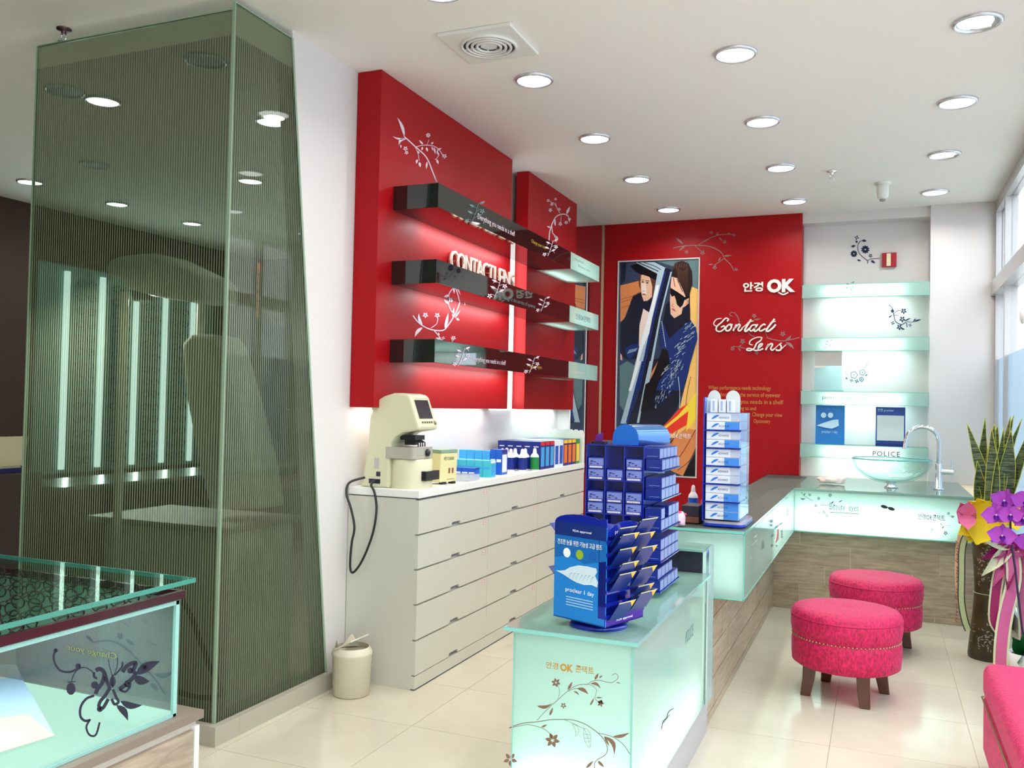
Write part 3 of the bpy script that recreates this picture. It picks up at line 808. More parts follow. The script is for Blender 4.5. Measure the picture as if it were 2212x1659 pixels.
vv.line([(900, 530), (870, 430), (820, 350)], 18).line([(820, 340), (740, 320), (700, 370), (760, 400)], 14).leaf(1180, 470, 1330, 450, 30).flower(1190, 390, 50, 5).line([(1050, 690), (1120, 770), (1200, 800)], 16)
vv.line([(760, 1000), (880, 1010), (1020, 1040)], 14).flower(960, 900, 60, 5).flower(760, 1040, 50, 5).leaf(880, 1020, 940, 960, 30).leaf(880, 1030, 920, 1090, 30).flower(1240, 1120, 50, 5).line([(1400, 690), (1450, 810)], 12)
vv.build('vine_print', PALEINK, bp, label='dull rose vine print behind the script letters')
vv = Art(1230, 420, 3.456, y=YB-0.002)
vv.line([(775, 400), (850, 385), (950, 380), (1050, 390), (1130, 430), (1160, 480), (1200, 520), (1230, 570)], 6).line([(960, 380), (1040, 330), (1130, 300), (1230, 300)], 5).line([(940, 385), (990, 430)], 4).line([(1160, 475), (1080, 530)], 5)
vv.leaf(850, 370, 795, 325, 16).leaf(870, 375, 815, 425, 14).leaf(1150, 460, 1215, 455, 12).leaf(1000, 350, 1040, 335, 10).leaf(1100, 310, 1110, 280, 12).leaf(1180, 300, 1200, 285, 12).leaf(1070, 520, 1035, 525, 10)
vv.flower(875, 430, 16).flower(993, 435, 20).flower(1060, 285, 14).flower(1160, 355, 16).flower(1085, 545, 18).flower(1245, 560, 14).leaf(1130, 470, 1110, 500, 12).leaf(1120, 320, 1140, 350, 10).flower(1230, 305, 12)
vv.build('vine_print', PALEINK, bp, label='grey rose vine print above the poster')
GL = mat('gold_text', s2l(200, 140, 60), 0.5)
for body, x0, x1, y in (('When performance needs technology', 1530, 1665, 844), ('technology at the service of eyewear', 1545, 1686, 859), ('Everything you needs in a shelf', 1550, 1692, 874), ('Leading to and', 1580, 1633, 888), ('Change your view', 1625, 1690, 902), ('Optometry', 1628, 1664, 916)):
    ytext('printed_text', body, x0, y, x1, y-10, GL, bp)

# ================================================================ poster
po = thing('fashion_poster', 'framed poster of a couple in a car, man wearing black sunglasses', 'poster', (-1.98, YB, 0.95))
pA = at(1338, 566, y=YB); pB = at(1507, 560, y=YB); zt = (pA.z+pB.z)/2; zb_ = at(1503, 1030, y=YB).z
PX0, PX1 = pA.x, at(1506, 800, y=YB).x
FR = mat('silver_frame', s2l(220, 205, 200), 0.35, 0.3)
mb = MB(); w_ = 0.012
mb.box(PX0-w_, YB-0.014, zb_-w_, PX1+w_, YB, zb_); mb.box(PX0-w_, YB-0.014, zt, PX1+w_, YB, zt+w_)
mb.box(PX0-w_, YB-0.014, zb_, PX0, YB, zt); mb.box(PX1, YB-0.014, zb_, PX1+w_, YB, zt)
mb.build('frame', FR, po)
pc = lambda n, *c: mat('poster_'+n, s2l(*c), 0.3, spec=0.3)
PC = dict(bg=pc('slate', 52, 66, 92), orange=pc('orange', 226, 140, 84), orange2=pc('tan', 190, 106, 60), seat=pc('yellow_seat', 248, 196, 110), navy=pc('navy', 20, 24, 44),
          black=pc('black', 8, 9, 16), hair=pc('brown', 92, 58, 44), hair2=pc('dark_hair', 40, 26, 26), skin=pc('skin', 238, 190, 160), pale=pc('pale_skin', 250, 226, 212),
          silver=pc('silver', 176, 200, 214), blue=pc('blue', 24, 48, 112), steel=pc('steel', 100, 150, 190), white=pc('white', 246, 250, 252), lip=pc('lip', 186, 92, 84),
          yellow=pc('yellow', 255, 220, 70), fire=pc('fire', 240, 60, 40), teal=pc('teal', 98, 128, 132), brown=pc('leather', 120, 62, 38))
layer = [0]
def pos(s5, name, fn):
    """one printed tone of the poster; s5: which close view the points come from"""
    layer[0] += 1
    o = (1330, 540, 5.53) if s5 == 5 else (1330, 780, 5.925)
    a = Art(*o, y=YB-0.0005-0.0003*layer[0]); fn(a)
    for i, v in enumerate(a.mb.v):       # trim to the frame opening
        a.mb.v[i] = (min(max(v[0], PX0), PX1), v[1], min(max(v[2], zb_), zt))
    return a.build('printed_tone', PC[name], po)
layer[0] += 1
MB().box(PX0, YB-0.001, zb_, PX1, YB, zt).build('poster_sheet', PC['bg'], po)
P = lambda *pts: (lambda a: a.poly(list(pts)))
pos(5, 'teal', P((470, 130), (985, 100), (985, 470), (885, 440), (700, 200)))
pos(5, 'navy', P((60, 150), (130, 150), (110, 370), (60, 420)))
pos(5, 'orange', P((55, 425), (270, 370), (330, 380), (320, 520), (200, 560), (100, 830), (55, 860)))
def f(a):
    for q in ([(60, 590), (200, 550), (290, 500)], [(60, 628), (210, 575)], [(60, 700), (180, 650)]): a.line(q, 9)
pos(5, 'orange2', f)
pos(5, 'seat', P((885, 430), (985, 470), (985, 1700), (830, 1700), (900, 1300), (975, 1000), (890, 850)))
pos(6, 'seat', P((970, 0), (1035, 0), (1035, 880), (860, 1300), (640, 1330), (590, 900), (820, 600), (860, 430)))
pos(6, 'orange', P((590, 960), (740, 980), (900, 860), (1035, 880), (1035, 1100), (860, 1470), (700, 1400), (600, 1330)))
def f(a): a.line([(1020, 880), (900, 1100), (700, 1400)], 10); a.line([(1020, 1130), (940, 1280), (790, 1400)], 9); a.line([(900, 560), (920, 380), (960, 200)], 8); a.line([(800, 840), (760, 960), (680, 1060)], 8)
pos(6, 'brown', f)
pos(6, 'black', P((1035, 1170), (1035, 1470), (860, 1470)))
pos(6, 'teal', P((50, 60), (150, 0), (250, 60), (150, 480), (100, 640), (50, 560)))
pos(6, 'navy', P((250, 40), (560, -40), (960, -40), (900, 250), (820, 500), (780, 620), (590, 860), (560, 960), (130, 800), (230, 600), (330, 300)))
pos(6, 'orange', P((455, 150), (540, 0), (500, 130), (440, 240)))
pos(6, 'fire', P((580, 860), (700, 740), (800, 620), (960, 520), (940, 800), (760, 900), (640, 1000), (600, 980)))
pos(6, 'yellow', P((590, 870), (800, 690), (930, 540), (1035, 380), (1035, 740), (900, 900), (930, 640), (800, 740), (600, 900)))
# woman
pos(5, 'hair', P((275, 290), (400, 290), (490, 350), (480, 440), (430, 600), (330, 560), (280, 420)))
pos(5, 'navy', P((310, 500), (210, 550), (130, 780), (60, 870), (55, 1250), (120, 1300), (260, 1300), (280, 850), (330, 740), (420, 720), (450, 560), (380, 620), (330, 600)))
pos(5, 'skin', P((305, 300), (350, 288), (410, 330), (438, 440), (432, 560), (380, 605), (335, 612), (312, 545), (300, 480), (296, 380)))
pos(5, 'pale', P((310, 400), (360, 400), (370, 520), (335, 560), (312, 520)))
pos(5, 'black', P((180, 190), (290, 150), (530, 260), (490, 370), (400, 320), (300, 288), (235, 255)))
pos(5, 'silver', P((240, 150), (460, 145), (600, 215), (500, 285)))
def f(a): a.line([(270, 150), (400, 205), (510, 255)], 10); a.line([(340, 150), (460, 190), (540, 235)], 8)
pos(5, 'black', f)
def f(a): a.dot(322, 382, 13, ry=7); a.dot(378, 392, 15, ry=8); a.line([(305, 362), (335, 358)], 5); a.line([(355, 366), (400, 372)], 6); a.line([(325, 490), (345, 492)], 6)
pos(5, 'hair2', f)
def f(a): a.leaf(314, 528, 365, 535, 22)
pos(5, 'lip', f)
pos(5, 'pale', P((330, 700), (395, 745), (460, 640), (440, 900), (400, 1150), (275, 1150), (285, 900)))
pos(5, 'blue', P((110, 1180), (200, 1120), (280, 1130), (250, 1230), (150, 1320)))
def f(a):
    for k in range(6): a.line([(140+k*18, 1240-k*6), (170+k*18, 1190-k*4)], 7)
pos(5, 'silver', f)
pos(5, 'skin', P((55, 1230), (75, 1260), (80, 1320), (55, 1310)))
# car pillar
pos(5, 'silver', P((500, 270), (590, 210), (420, 900), (250, 1680), (165, 1680), (300, 1150), (420, 700)))
pos(5, 'navy', P((590, 215), (665, 235), (520, 800), (345, 1680), (250, 1680), (420, 900)))
pos(5, 'blue', P((575, 270), (610, 240), (460, 860), (290, 1680), (255, 1680), (420, 880)))
pos(5, 'silver', P((655, 260), (672, 262), (540, 800), (385, 1680), (350, 1680), (520, 800)))
pos(5, 'white', P((485, 420), (520, 420), (450, 740), (400, 1000), (330, 1150), (230, 1500), (205, 1500), (290, 1120), (380, 820)))
pos(6, 'silver', P((255, 0), (350, 0), (190, 560), (140, 800), (60, 800), (160, 440)))
pos(6, 'white', P((270, 0), (320, 0), (200, 380), (165, 380)))
pos(6, 'blue', P((335, 0), (385, 0), (220, 600), (165, 790), (130, 790), (190, 560)))
pos(6, 'silver', P((435, 0), (475, 0), (370, 400), (300, 790), (270, 790), (350, 380)))
# man
pos(5, 'blue', P((560, 830), (640, 1060), (780, 900), (890, 830), (960, 930), (975, 1060), (900, 1330), (800, 1680), (450, 1680), (520, 1560), (650, 1400), (620, 1200), (540, 1180), (525, 950)))
pos(5, 'black', P((560, 1180), (625, 1200), (650, 1400), (540, 1540), (420, 1560), (500, 1350)))
pos(5, 'navy', P((600, 650), (650, 600), (660, 770), (705, 815), (790, 760), (870, 620), (890, 700), (890, 850), (780, 930), (640, 1060), (565, 860)))
pos(5, 'hair2', P((670, 290), (690, 190), (730, 145), (800, 130), (870, 160), (912, 260), (915, 400), (885, 520), (840, 590), (800, 500), (740, 350)))
pos(5, 'skin', P((668, 320), (735, 335), (800, 470), (840, 570), (875, 560), (868, 640), (835, 670), (800, 690), (785, 765), (700, 815), (655, 765), (648, 600), (655, 440)))
def f(a):
    for k in range(9): a.line([(735+k*16, 250-abs(k-4)*10), (745+k*14, 330), (765+k*12, 430+k*6)], 9, taper=True)
    for k in range(6): a.leaf(690+k*30, 230, 715+k*28, 140-(k % 2)*12, 16)
pos(5, 'hair', f)
def f(a): a.line([(690, 330), (700, 400), (710, 440)], 8); a.line([(730, 340), (770, 430), (800, 500)], 9)
pos(5, 'hair', f)
pos(5, 'black', P((655, 450), (700, 478), (745, 505), (825, 562), (880, 545), (880, 570), (822, 600), (800, 660), (770, 690), (730, 650), (718, 590), (700, 545), (672, 560), (652, 520)))
def f(a): a.leaf(668, 695, 722, 735, 20)
pos(5, 'lip', f)
def f(a): a.line([(690, 640), (672, 670), (700, 680)], 6); a.line([(840, 600), (858, 610), (845, 650)], 8)
pos(5, 'orange2', f)
rr = random.Random(3)
def f(a):
    for k in range(70):
        t = rr.random(); x = 900-t*350+rr.uniform(-70, 60); y = 900+t*700+rr.uniform(-60, 60)
        if x > 960 or (y < 1100 and x < 660) or (x < 640 and y < 1400): continue
        l = rr.uniform(25, 60); a.line([(x, y), (x+l*0.5, y-l*0.5), (x+l*1.0, y-l*0.7)], rr.uniform(5, 11), taper=True)
    for k in range(12): a.line([(545+k*4, 850+k*26), (560+k*4, 880+k*26)], 10, taper=True)
pos(5, 'silver', f)
def f(a):
    for k in range(60):
        t = rr.random(); x = 840-t*330+rr.uniform(-50, 50); y = 30+t*560+rr.uniform(-50, 60)
        if x > 880 or x < 485: continue
        l = rr.uniform(25, 60); a.line([(x, y), (x+l*0.2, y-l*0.6), (x+l*0.5, y-l)], rr.uniform(5, 11), taper=True)
pos(6, 'silver', f)
def f(a):
    for k in range(40):
        t = rr.random(); x = 860-t*330+rr.uniform(-50, 50); y = 30+t*560+rr.uniform(-50, 60)
        if x > 880 or x < 500: continue
        l = rr.uniform(25, 70); a.line([(x, y), (x+l*0.2, y-l*0.6), (x+l*0.4, y-l)], rr.uniform(9, 16), taper=True)
pos(6, 'blue', f)
pos(6, 'black', P((380, 300), (440, 260), (600, 120), (480, 480), (500, 640), (320, 640)))
def f(a): a.line([(800, 200), (820, 400), (815, 600)], 9)
pos(6, 'silver', f)
def f(a): [a.line([(600+k*34, 1050), (640+k*34, 985)], 12) for k in range(4)]
pos(6, 'navy', f)
ytext('printed_text', '안경OK콘택트', 1434, 946, 1493, 937, PC['white'], po, y=YB-0.016)

# ================================================================ niche with aqua light-box shelves
def niche_shelf(zt_, lab, pw=1.8):
    h = 0.115; x0, x1 = -0.655, 0.386; y0, y1 = 8.36, 8.595
    t = thing('niche_shelf', lab, 'shelf', (-0.13, 8.4, zt_-h), 'glowing glass shelves in the back niche')
    pane('front_glass', t, 'y0', [(x0, y0, zt_-h, x1, y0+0.008, zt_)])
    MB().box(x0, y0+0.008, zt_-0.008, x1, y1, zt_).build('top_glass', AQUAT, t)
    MB().box(x0, y0+0.008, zt_-h, x1, y0+0.06, zt_-h+0.006).build('bottom_rail', AQUA, t)
    MB().tube([(x0+0.17, y0+0.10, zt_-h+0.03), (x1-0.22, y0+0.10, zt_-h+0.03)], 0.014, 10).build('light_tube', TUBE, t)
    mb = MB(); mb.box(x0, y0-0.001, zt_-0.004, x1, y0+0.001, zt_+0.001); mb.box(x0, y0-0.001, zt_-h-0.002, x1, y0+0.004, zt_-h+0.002); mb.build('glass_edge', AEDGE, t)
    area('niche_tube_glow', (-0.14, y0+0.075, zt_-h+0.045), (0, -1, 0.15), 0.60, 0.03, pw, (0.93, 1, 0.99))
    area('niche_down_glow', (-0.14, y0+0.11, zt_-h+0.004), (0, 0.25, -1), 0.62, 0.04, 4, (0.7, 1, 0.94))
    return t
nz = [2.637, 2.160, 1.682, 1.210]
names = ['topmost glowing aqua glass shelf in the back niche', 'second glowing aqua glass shelf from the top in the niche', 'third glowing aqua niche shelf lettered pierre cardin', 'lowest glowing aqua niche shelf lettered POLICE']
NS = [niche_shelf(z, n) for z, n in zip(nz, names)]
TEALI = mat('teal_letter', s2l(10, 60, 66), 0.5)
PALET = mat('pale_teal_letter', s2l(84, 150, 142), 0.5)
YN = 8.357
ytext('printed_text', 'EMPORIO ARMANI', 1860, 629, 1942, 622, PALET, NS[0], y=YN)
sprig(1835, 622, 12, dict(y=YN), NS[0], PALET, 11)
sprig(1790, 744, 9, dict(y=YN), NS[1], PALET, 12)
ytext('printed_text', 'pierre', 1776, 865, 1804, 855, TEALI, NS[2], y=YN)
ytext('printed_text', 'cardin', 1809, 864, 1841, 856, PALET, NS[2], y=YN)
sprig(1868, 860, 9, dict(y=YN), NS[2], PALET, 13)
ytext('printed_text', 'POLICE', 1885, 985, 1944, 976, TEALI, NS[3], y=YN, spacing=1.25, offset=0.015)
# dark floral prints on the niche wall
YW = 8.597
fl1 = Art(1820, 500, 4.88, y=YW)
fl1.line([(225, 95), (180, 110), (160, 170), (180, 235), (235, 285), (265, 310), (262, 340)], 7).line([(265, 310), (300, 290), (390, 285)], 6).flower(240, 190, 48, 10).flower(120, 235, 40, 10).flower(150, 65, 26, 4).leaf(205, 95, 255, 100, 26).leaf(90, 160, 140, 150, 26).leaf(300, 305, 345, 335, 26).flower(295, 255, 24, 5).leaf(155, 300, 195, 310, 20).dot(148, 108, 12)
tag(fl1.build('wall_print', INK), 'dark blue daisy vine print on the niche wall left of the red alarm', 'wall print', 'floral prints on the niche wall')
fl2 = Art(1820, 500, 4.88, y=YW)
fl2.line([(485, 775), (520, 800), (540, 880), (560, 950), (620, 980), (670, 960), (680, 1010)], 8).line([(540, 870), (580, 835), (630, 830)], 5).line([(540, 880), (590, 885)], 5).line([(640, 930), (700, 955), (760, 950)], 5)
fl2.flower(645, 840, 34, 5).flower(630, 925, 36, 5).flower(530, 965, 22, 4).flower(600, 1010, 34, 5).leaf(620, 1020, 655, 1035, 18).leaf(755, 950, 830, 925, 18).leaf(745, 950, 775, 915, 14).flower(712, 988, 20, 4).leaf(485, 910, 525, 880, 14).leaf(660, 940, 720, 912, 14).dot(525, 838, 18)
tag(fl2.build('wall_print', INK), 'dark blue vine print between the two upper niche shelves', 'wall print', 'floral prints on the niche wall')
fl3 = Art(1820, 500, 4.88, y=YW)
TI = mat('teal_decal', s2l(24, 90, 110), 0.5)
for cx, cy, r in ((120, 1512, 34), (210, 1485, 28), (200, 1558, 20)):
    fl3.line([(cx+r*(1+0.12*math.cos(5*a))*math.cos(a), cy+r*(1+0.12*math.cos(5*a))*math.sin(a)) for a in [k*PI/10 for k in range(21)]], 6); fl3.dot(cx, cy, 6)
fl3.line([(225, 1450), (250, 1410), (280, 1370)], 5).line([(60, 1520), (30, 1490), (50, 1460)], 4).flower(150, 1578, 24, 4).flower(95, 1570, 20, 4).leaf(235, 1525, 270, 1500, 12).dot(42, 1548, 10)
tag(fl3.build('wall_print', TI), 'teal outlined blossom print on the niche wall beside the mirror stand', 'wall print', 'floral prints on the niche wall')

def apx(x, y, Y): return at(x, y, y=Y)
a1, a2 = apx(1905, 577, 8.57), apx(1937, 545, 8.57)
t = thing('fire_alarm', 'small red square fire alarm with white stripe on niche wall', 'alarm', ((a1.x+a2.x)/2, 8.58, a1.z))
MB().box(a1.x, 8.565, a1.z, a2.x, 8.6, a2.z).build('housing', mat('alarm_red', s2l(176, 16, 40), 0.35), t, bevel=0.006)
cx = (a1.x+a2.x)/2
MB().box(cx-0.022, 8.562, a1.z+0.008, cx+0.012, 8.565, a2.z-0.008).build('stripe', mat('alarm_cream', s2l(240, 226, 190), 0.4), t)
lettering('printed_text', 'FIRE', (cx-0.026, 8.5615, a1.z+0.02), (0, 0, 1), (-1, 0, 0), a2.z-a1.z-0.04, 0.02, mat('alarm_brown', s2l(120, 50, 30), 0.5), t)

# things on the niche shelves
SA = nz[3]
a1, a2 = apx(1761, 960, 8.40), apx(1825, 876, 8.40)
t = thing('blue_poster_card', 'blue contact lens poster card on the lowest niche shelf', 'card', ((a1.x+a2.x)/2, 8.42, SA))
CB = mat('card_blue', s2l(24, 120, 196), 0.35); CB2 = mat('card_deep_blue', s2l(18, 70, 150), 0.35)
ICE = mat('ice_print', s2l(190, 226, 240), 0.4)
MB().obox((a1.x, 8.405, SA), (a2.x-a1.x, 0, 0), (0, 0.012, 0), (0, 0.02, a2.z-SA)).build('board', CB, t)
def card_art(t, x0, y0, y1, yy, s):
    a = Art(0, 0, 1, y=yy)
    a.dot(x0+18*s, y0+21*s, 6*s); a.dot(x0+33*s, y0+21*s, 6*s)
    a.poly([(x0+3*s, y0+43*s), (x0+22*s, y0+36*s), (x0+38*s, y0+31*s), (x0+50*s, y0+30*s), (x0+51*s, y0+44*s), (x0+36*s, y0+50*s), (x0+22*s, y0+48*s)])
    a.build('picture', ICE, t)
card_art(t, 1761, 876, 960, 8.403, 1.0)
ytext('printed_text', 'proclear 1 day', 1775, 937, 1809, 930, ICE, t, y=8.403)
t = thing('leaflet_holder', 'blue and white notice card right of the POLICE lettering shelf end', 'card', (apx(1923, 920, 8.4).x, 8.42, SA))
a1, a2 = apx(1891, 962, 8.40), apx(1956, 880, 8.40)
MB().obox((a1.x, 8.405, SA), (a2.x-a1.x, 0, 0), (0, 0.012, 0), (0, 0.02, a2.z-SA)).build('board', CB2, t)
MB().obox((a1.x+0.01, 8.4035, SA+0.05), (a2.x-a1.x-0.02, 0, 0), (0, 0.002, 0), (0, 0.012, (a2.z-SA)*0.64)).build('notice_sheet', mat('notice_paper', s2l(206, 220, 216), 0.5), t)
ytext('printed_text', '안경 proclear', 1896, 890, 1931, 883, ICE, t, y=8.402)
MB().obox((a1.x-0.0, 8.38, SA), (a2.x-a1.x, 0, 0), (0, 0.02, 0), (0, 0.0, 0.025)).build('ledge', mat('ledge_navy', s2l(16, 34, 110), 0.3), t)
a1, a2 = apx(1752, 843, 8.42), apx(1823, 757, 8.42)
t = thing('small_mirror_stand', 'small tabletop mirror in a clear acrylic stand on niche shelf', 'mirror', ((a1.x+a2.x)/2, 8.45, nz[2]))
b1, b2 = apx(1760, 790, 8.42), apx(1819, 757, 8.42)
MB().box(b1.x, 8.42, b1.z, b2.x, 8.43, b2.z).build('mirror_plate', MIR, t)
MB().box(b1.x, 8.425, nz[2], b2.x, 8.43, b1.z).build('acrylic_back', glass('acrylic', (0.8, 0.93, 0.94), 0.1, veil=0.15, veilcol=(0.7, 0.9, 0.95)), t)
MB().box(a1.x, 8.385, nz[2], a2.x, 8.47, nz[2]+0.012).build('base', glass('acrylic'), t)
MB().box(b1.x-0.004, 8.418, b1.z-0.02, b1.x+0.09, 8.432, b1.z).build('clip', CREAM, t)

# ================================================================ L-shaped counter: glass aprons over wood-look tiles
ZT = 0.905; ZTOP = 0.925; ZAP = 0.60
XL = -0.583; YL = 4.31; YR = 6.995; XTL = -0.739; YTL = 7.09
WOODT = noisy('wood_look_tile', s2l(148, 130, 106), s2l(190, 172, 146), 2.2, 0.35, stretch=(3, 3, 22), detail=8, lo=0.3, hi=0.72, dist=0.6)
WOODT2 = noisy('wood_look_tile_light', s2l(158, 140, 116), s2l(196, 178, 152), 2.6, 0.35, stretch=(3, 3, 24), detail=8, lo=0.3, hi=0.7, dist=0.6)
JOINT = mat('tile_joint', s2l(232, 216, 184), 0.8)
cw = thing('tiled_counter', 'L-shaped lower counter clad in wood-look tiles under the glass counter', 'counter base', (-0.8, 7.1, 0))
mb = MB()
mb.box(-0.94, YL-0.10, 0, XTL-0.006, YTL+0.02, ZAP-0.002); mb.box(-0.93, YL+0.04, ZAP-0.002, XTL-0.006, YTL+0.02, ZT); mb.box(-0.94, YTL+0.006, 0, 0.86, 8.395, ZT)
mb.build('core', JOINT, cw)
zs = [(0.0, 0.045), (0.045, 0.192), (0.192, 0.339), (0.339, 0.486), (0.486, 0.598)]
offs = [0.55, 0.37, 0.19, 0.0, 0.55]
TL = 0.6; G_ = 0.007
k = 0
for r, (z0, z1) in enumerate(zs):
    x = -0.739 - (0.6-0.19*((r*1) % 3)); 
    x = -0.545 + {4: 0.0, 3: 0.36, 2: 0.18, 1: 0.0, 0: 0.33}[r] - 1.2
    while x < 0.86:
        x0, x1 = max(x, XTL), min(x+TL-G_, 0.86)
        if x1-x0 > 0.02:
            MB().box(x0, YTL, z0+G_/2, x1, YTL+0.012, z1-G_/2).build('tile', WOODT if (k*7) % 3 else WOODT2, cw); k += 1
        x += TL
    y = YTL - 0.012 - {4: 0.2, 3: 0.0, 2: 0.4, 1: 0.2, 0: 0.0}[r]
    y1 = YTL - 0.002
    while y1 > YL-0.09:
        y0 = max(y, YL-0.10)
        if y1-y0 > 0.02:
            MB().box(XTL-0.012, y0+G_, z0+G_/2, XTL, y1, z1-G_/2).build('tile', WOODT if (k*5) % 3 else WOODT2, cw); k += 1
        y1 = y0; y = y0 - TL
for r, (z0, z1) in enumerate(zs):
    MB().box(-0.94, YL-0.112, z0+G_/2, XTL, YL-0.10, z1-G_/2).build('tile', WOODT, cw)
# glass aprons
gc = thing('glass_counter', 'L-shaped counter with glowing frosted aqua glass aprons and thick glass top', 'counter', (-0.7, 7.0, ZAP))
TOPG = mat('grey_counter_top', s2l(150, 148, 142), 0.4)
MB().box(-0.935, YL+0.02, ZT, XL-0.004, 8.398, ZT+0.012).build('grey_worktop', TOPG, gc)
mb = MB(); mb.box(-0.94, YL-0.012, ZT+0.012, XL+0.002, YL+0.42, ZTOP); mb.box(-0.94, YL+0.42, ZT+0.012, XL+0.002, 8.398, ZTOP)
mb.build('glass_top', glass('counter_glass', (0.9, 0.96, 0.94), -0.17), gc)
mb = MB(); mb.box(XL+0.002, YR-0.012, ZT, 0.62, 8.398, ZTOP-0.002); mb.build('aqua_top', AQUAT, gc)
pane('end_apron', gc, 'y0', [(-0.935, YL, ZAP, XL, YL+0.008, ZT)])
pane('side_apron', gc, 'x1', [(XL-0.008, YL+0.008, ZAP, XL, YR, ZT)])
pane('front_apron', gc, 'y0', [(XL, YR, ZAP, 0.62, YR+0.008, ZT)])
mb = MB(); mb.box(0.612, YR+0.008, ZAP, 0.62, YTL, ZT); mb.build('return_apron', AQUA, gc)
mb = MB(); mb.box(XTL, YL+0.008, ZAP, XL-0.008, YTL, ZAP+0.006); mb.box(XL-0.008, YR+0.008, ZAP, 0.612, YTL, ZAP+0.006); mb.build('under_glass', AQUA, gc)
mb = MB(); mb.box(XTL-0.004, YL+0.01, ZAP+0.006, XTL+0.003, YTL+0.0, ZT-0.002); mb.box(XTL+0.003, YTL-0.004, ZAP+0.006, 0.612, YTL, ZT-0.002); mb.box(-0.93, YL+0.03, ZAP, XTL, YL+0.035, ZT-0.002)
mb.build('white_backing', WHT2, gc)
mb = MB()
mb.box(XL-0.002, YR-0.004, ZTOP-0.016, 0.622, YR-0.001, ZTOP-0.001); mb.box(-0.94, YL-0.014, ZT+0.008, XL+0.004, YL-0.012, ZTOP); mb.box(XL+0.002, YL-0.014, ZT+0.008, XL+0.004, YR, ZTOP)
mb.box(XL, YL, ZAP-0.002, XL+0.0015, YR, ZAP+0.005); mb.box(XL, YR-0.0015, ZAP-0.002, 0.62, YR, ZAP+0.006); mb.box(-0.935, YL-0.0015, ZAP-0.002, XL, YL, ZAP+0.005); mb.box(XL-0.004, YL-0.0015, ZAP, XL+0.0015, YL+0.002, ZT)
mb.box(XL-0.003, YR-0.002, ZAP, XL+0.002, YR+0.001, ZT)
mb.build('glass_edge', AEDGE, gc)
MB().tube([(XTL+0.06, 5.5, ZAP+0.04), (XTL+0.06, 6.9, ZAP+0.04)], 0.013, 8).build('light_tube', TUBE, gc)
MB().tube([(-0.50, YTL-0.04, ZAP+0.04), (0.35, YTL-0.04, ZAP+0.04)], 0.013, 8).build('light_tube', TUBE, gc)
CA = (0.93, 1, 0.99)
area('apron_glow', (XTL+0.03, 6.25, 0.74), (1, 0, 0), 1.25, 0.20, 5, CA)
area('apron_glow', (XTL+0.03, 4.9, 0.74), (1, -0.2, 0), 1.1, 0.20, 0.7, CA)
area('apron_glow', (-0.08, YTL-0.02, 0.70), (0, -1, 0), 1.0, 0.16, 4.2, CA)
area('apron_glow', (0.52, YTL-0.02, 0.74), (0, -1, 0), 0.14, 0.16, 0.2, CA)
area('apron_glow', (-0.72, YL+0.028, 0.75), (0, -1, 0), 0.25, 0.22, 0.22, CA)
# prints on the aprons
YA = YR-0.0035
ytext('printed_text', 'Beauty  eyes', 1792, 1105, 1855, 1090, PALET, gc, y=YA)
MB().box(apx(1793, 1104, YA).x, YA, apx(1793, 1107, YA).z, apx(1855, 1107, YA).x, YA+0.001, apx(1793, 1105.5, YA).z).build('underline', PALET, gc)
a = Art(1720, 1030, 5.672, y=YA)
for cx, cy in ((1078, 367), (1165, 392)):
    a.poly([(cx+42*math.cos(q)*1.0 - 6*math.sin(q), cy+19*math.sin(q)+12*math.cos(q)) for q in [k*PI/8 for k in range(16)]])
a.line([(1108, 372), (1122, 370), (1132, 380)], 8)
a.build('sunglasses_print', BLACK, gc)
ytext('printed_text', '안경OK콘택트', 1983, 1122, 2041, 1113, INK, gc, y=YA, offset=0.01)
v1 = Art(1720, 1030, 5.672, y=YA)
v1.line([(60, 190), (110, 240), (200, 295)], 5).line([(290, 345), (380, 350), (430, 320)], 5).leaf(50, 262, 115, 260, 20, 0.2).leaf(95, 230, 110, 195, 14).flower(165, 222, 20).flower(275, 265, 22).flower(415, 225, 26).leaf(430, 325, 460, 300, 18).leaf(455, 340, 480, 355, 12).flower(240, 355, 20).flower(340, 435, 22).flower(375, 475, 22).flower(285, 440, 18).leaf(520, 310, 570, 285, 12)
v1.line([(1870, 480), (1940, 490)], 4).flower(1865, 450, 22).flower(1915, 490, 20).leaf(1760, 570, 1790, 590, 10).leaf(1785, 635, 1810, 600, 14).line([(1810, 600), (1900, 590)], 3).flower(1665, 650, 18).flower(1830, 690, 28)
v1.build('vine_print', GREYINK, gc)
XA = XL+0.0025
v2 = Art(1580, 1080, 7.54, x=XA)
v2.leaf(700, 470, 780, 400, 26).leaf(780, 405, 845, 365, 18).flower(655, 345, 34).flower(650, 410, 28).leaf(640, 600, 700, 560, 24)
v2.build('vine_print', GREYINK, gc)
a = Art(1580, 1080, 7.54, x=XA); a.poly([(745, 480), (775, 470), (770, 640), (735, 690), (715, 700), (735, 600)]); a.build('rose_print', mat('rose_decal', s2l(200, 110, 110), 0.5), gc)
v3 = Art(1580, 1080, 7.54, x=XA); [v3.flower(820, 510+k*45, 26) for k in range(3)]; v3.flower(660, 740, 26).flower(735, 750, 20); v3.build('flower_print', mat('black_decal', s2l(40, 46, 30), 0.5), gc)
lettering('printed_text', 'Via', (XA, at(1645, 1190, x=XA).y, at(1645, 1190, x=XA).z), (0, 1, 0), (0, 0, 1), 0.12, 0.05, BLACK, gc)
lettering('printed_text', 'E', (XA, at(1701, 1114, x=XA).y, at(1701, 1114, x=XA).z), (0, 1, 0), (0, 0, 1), 0.08, 0.045, TEALI, gc)
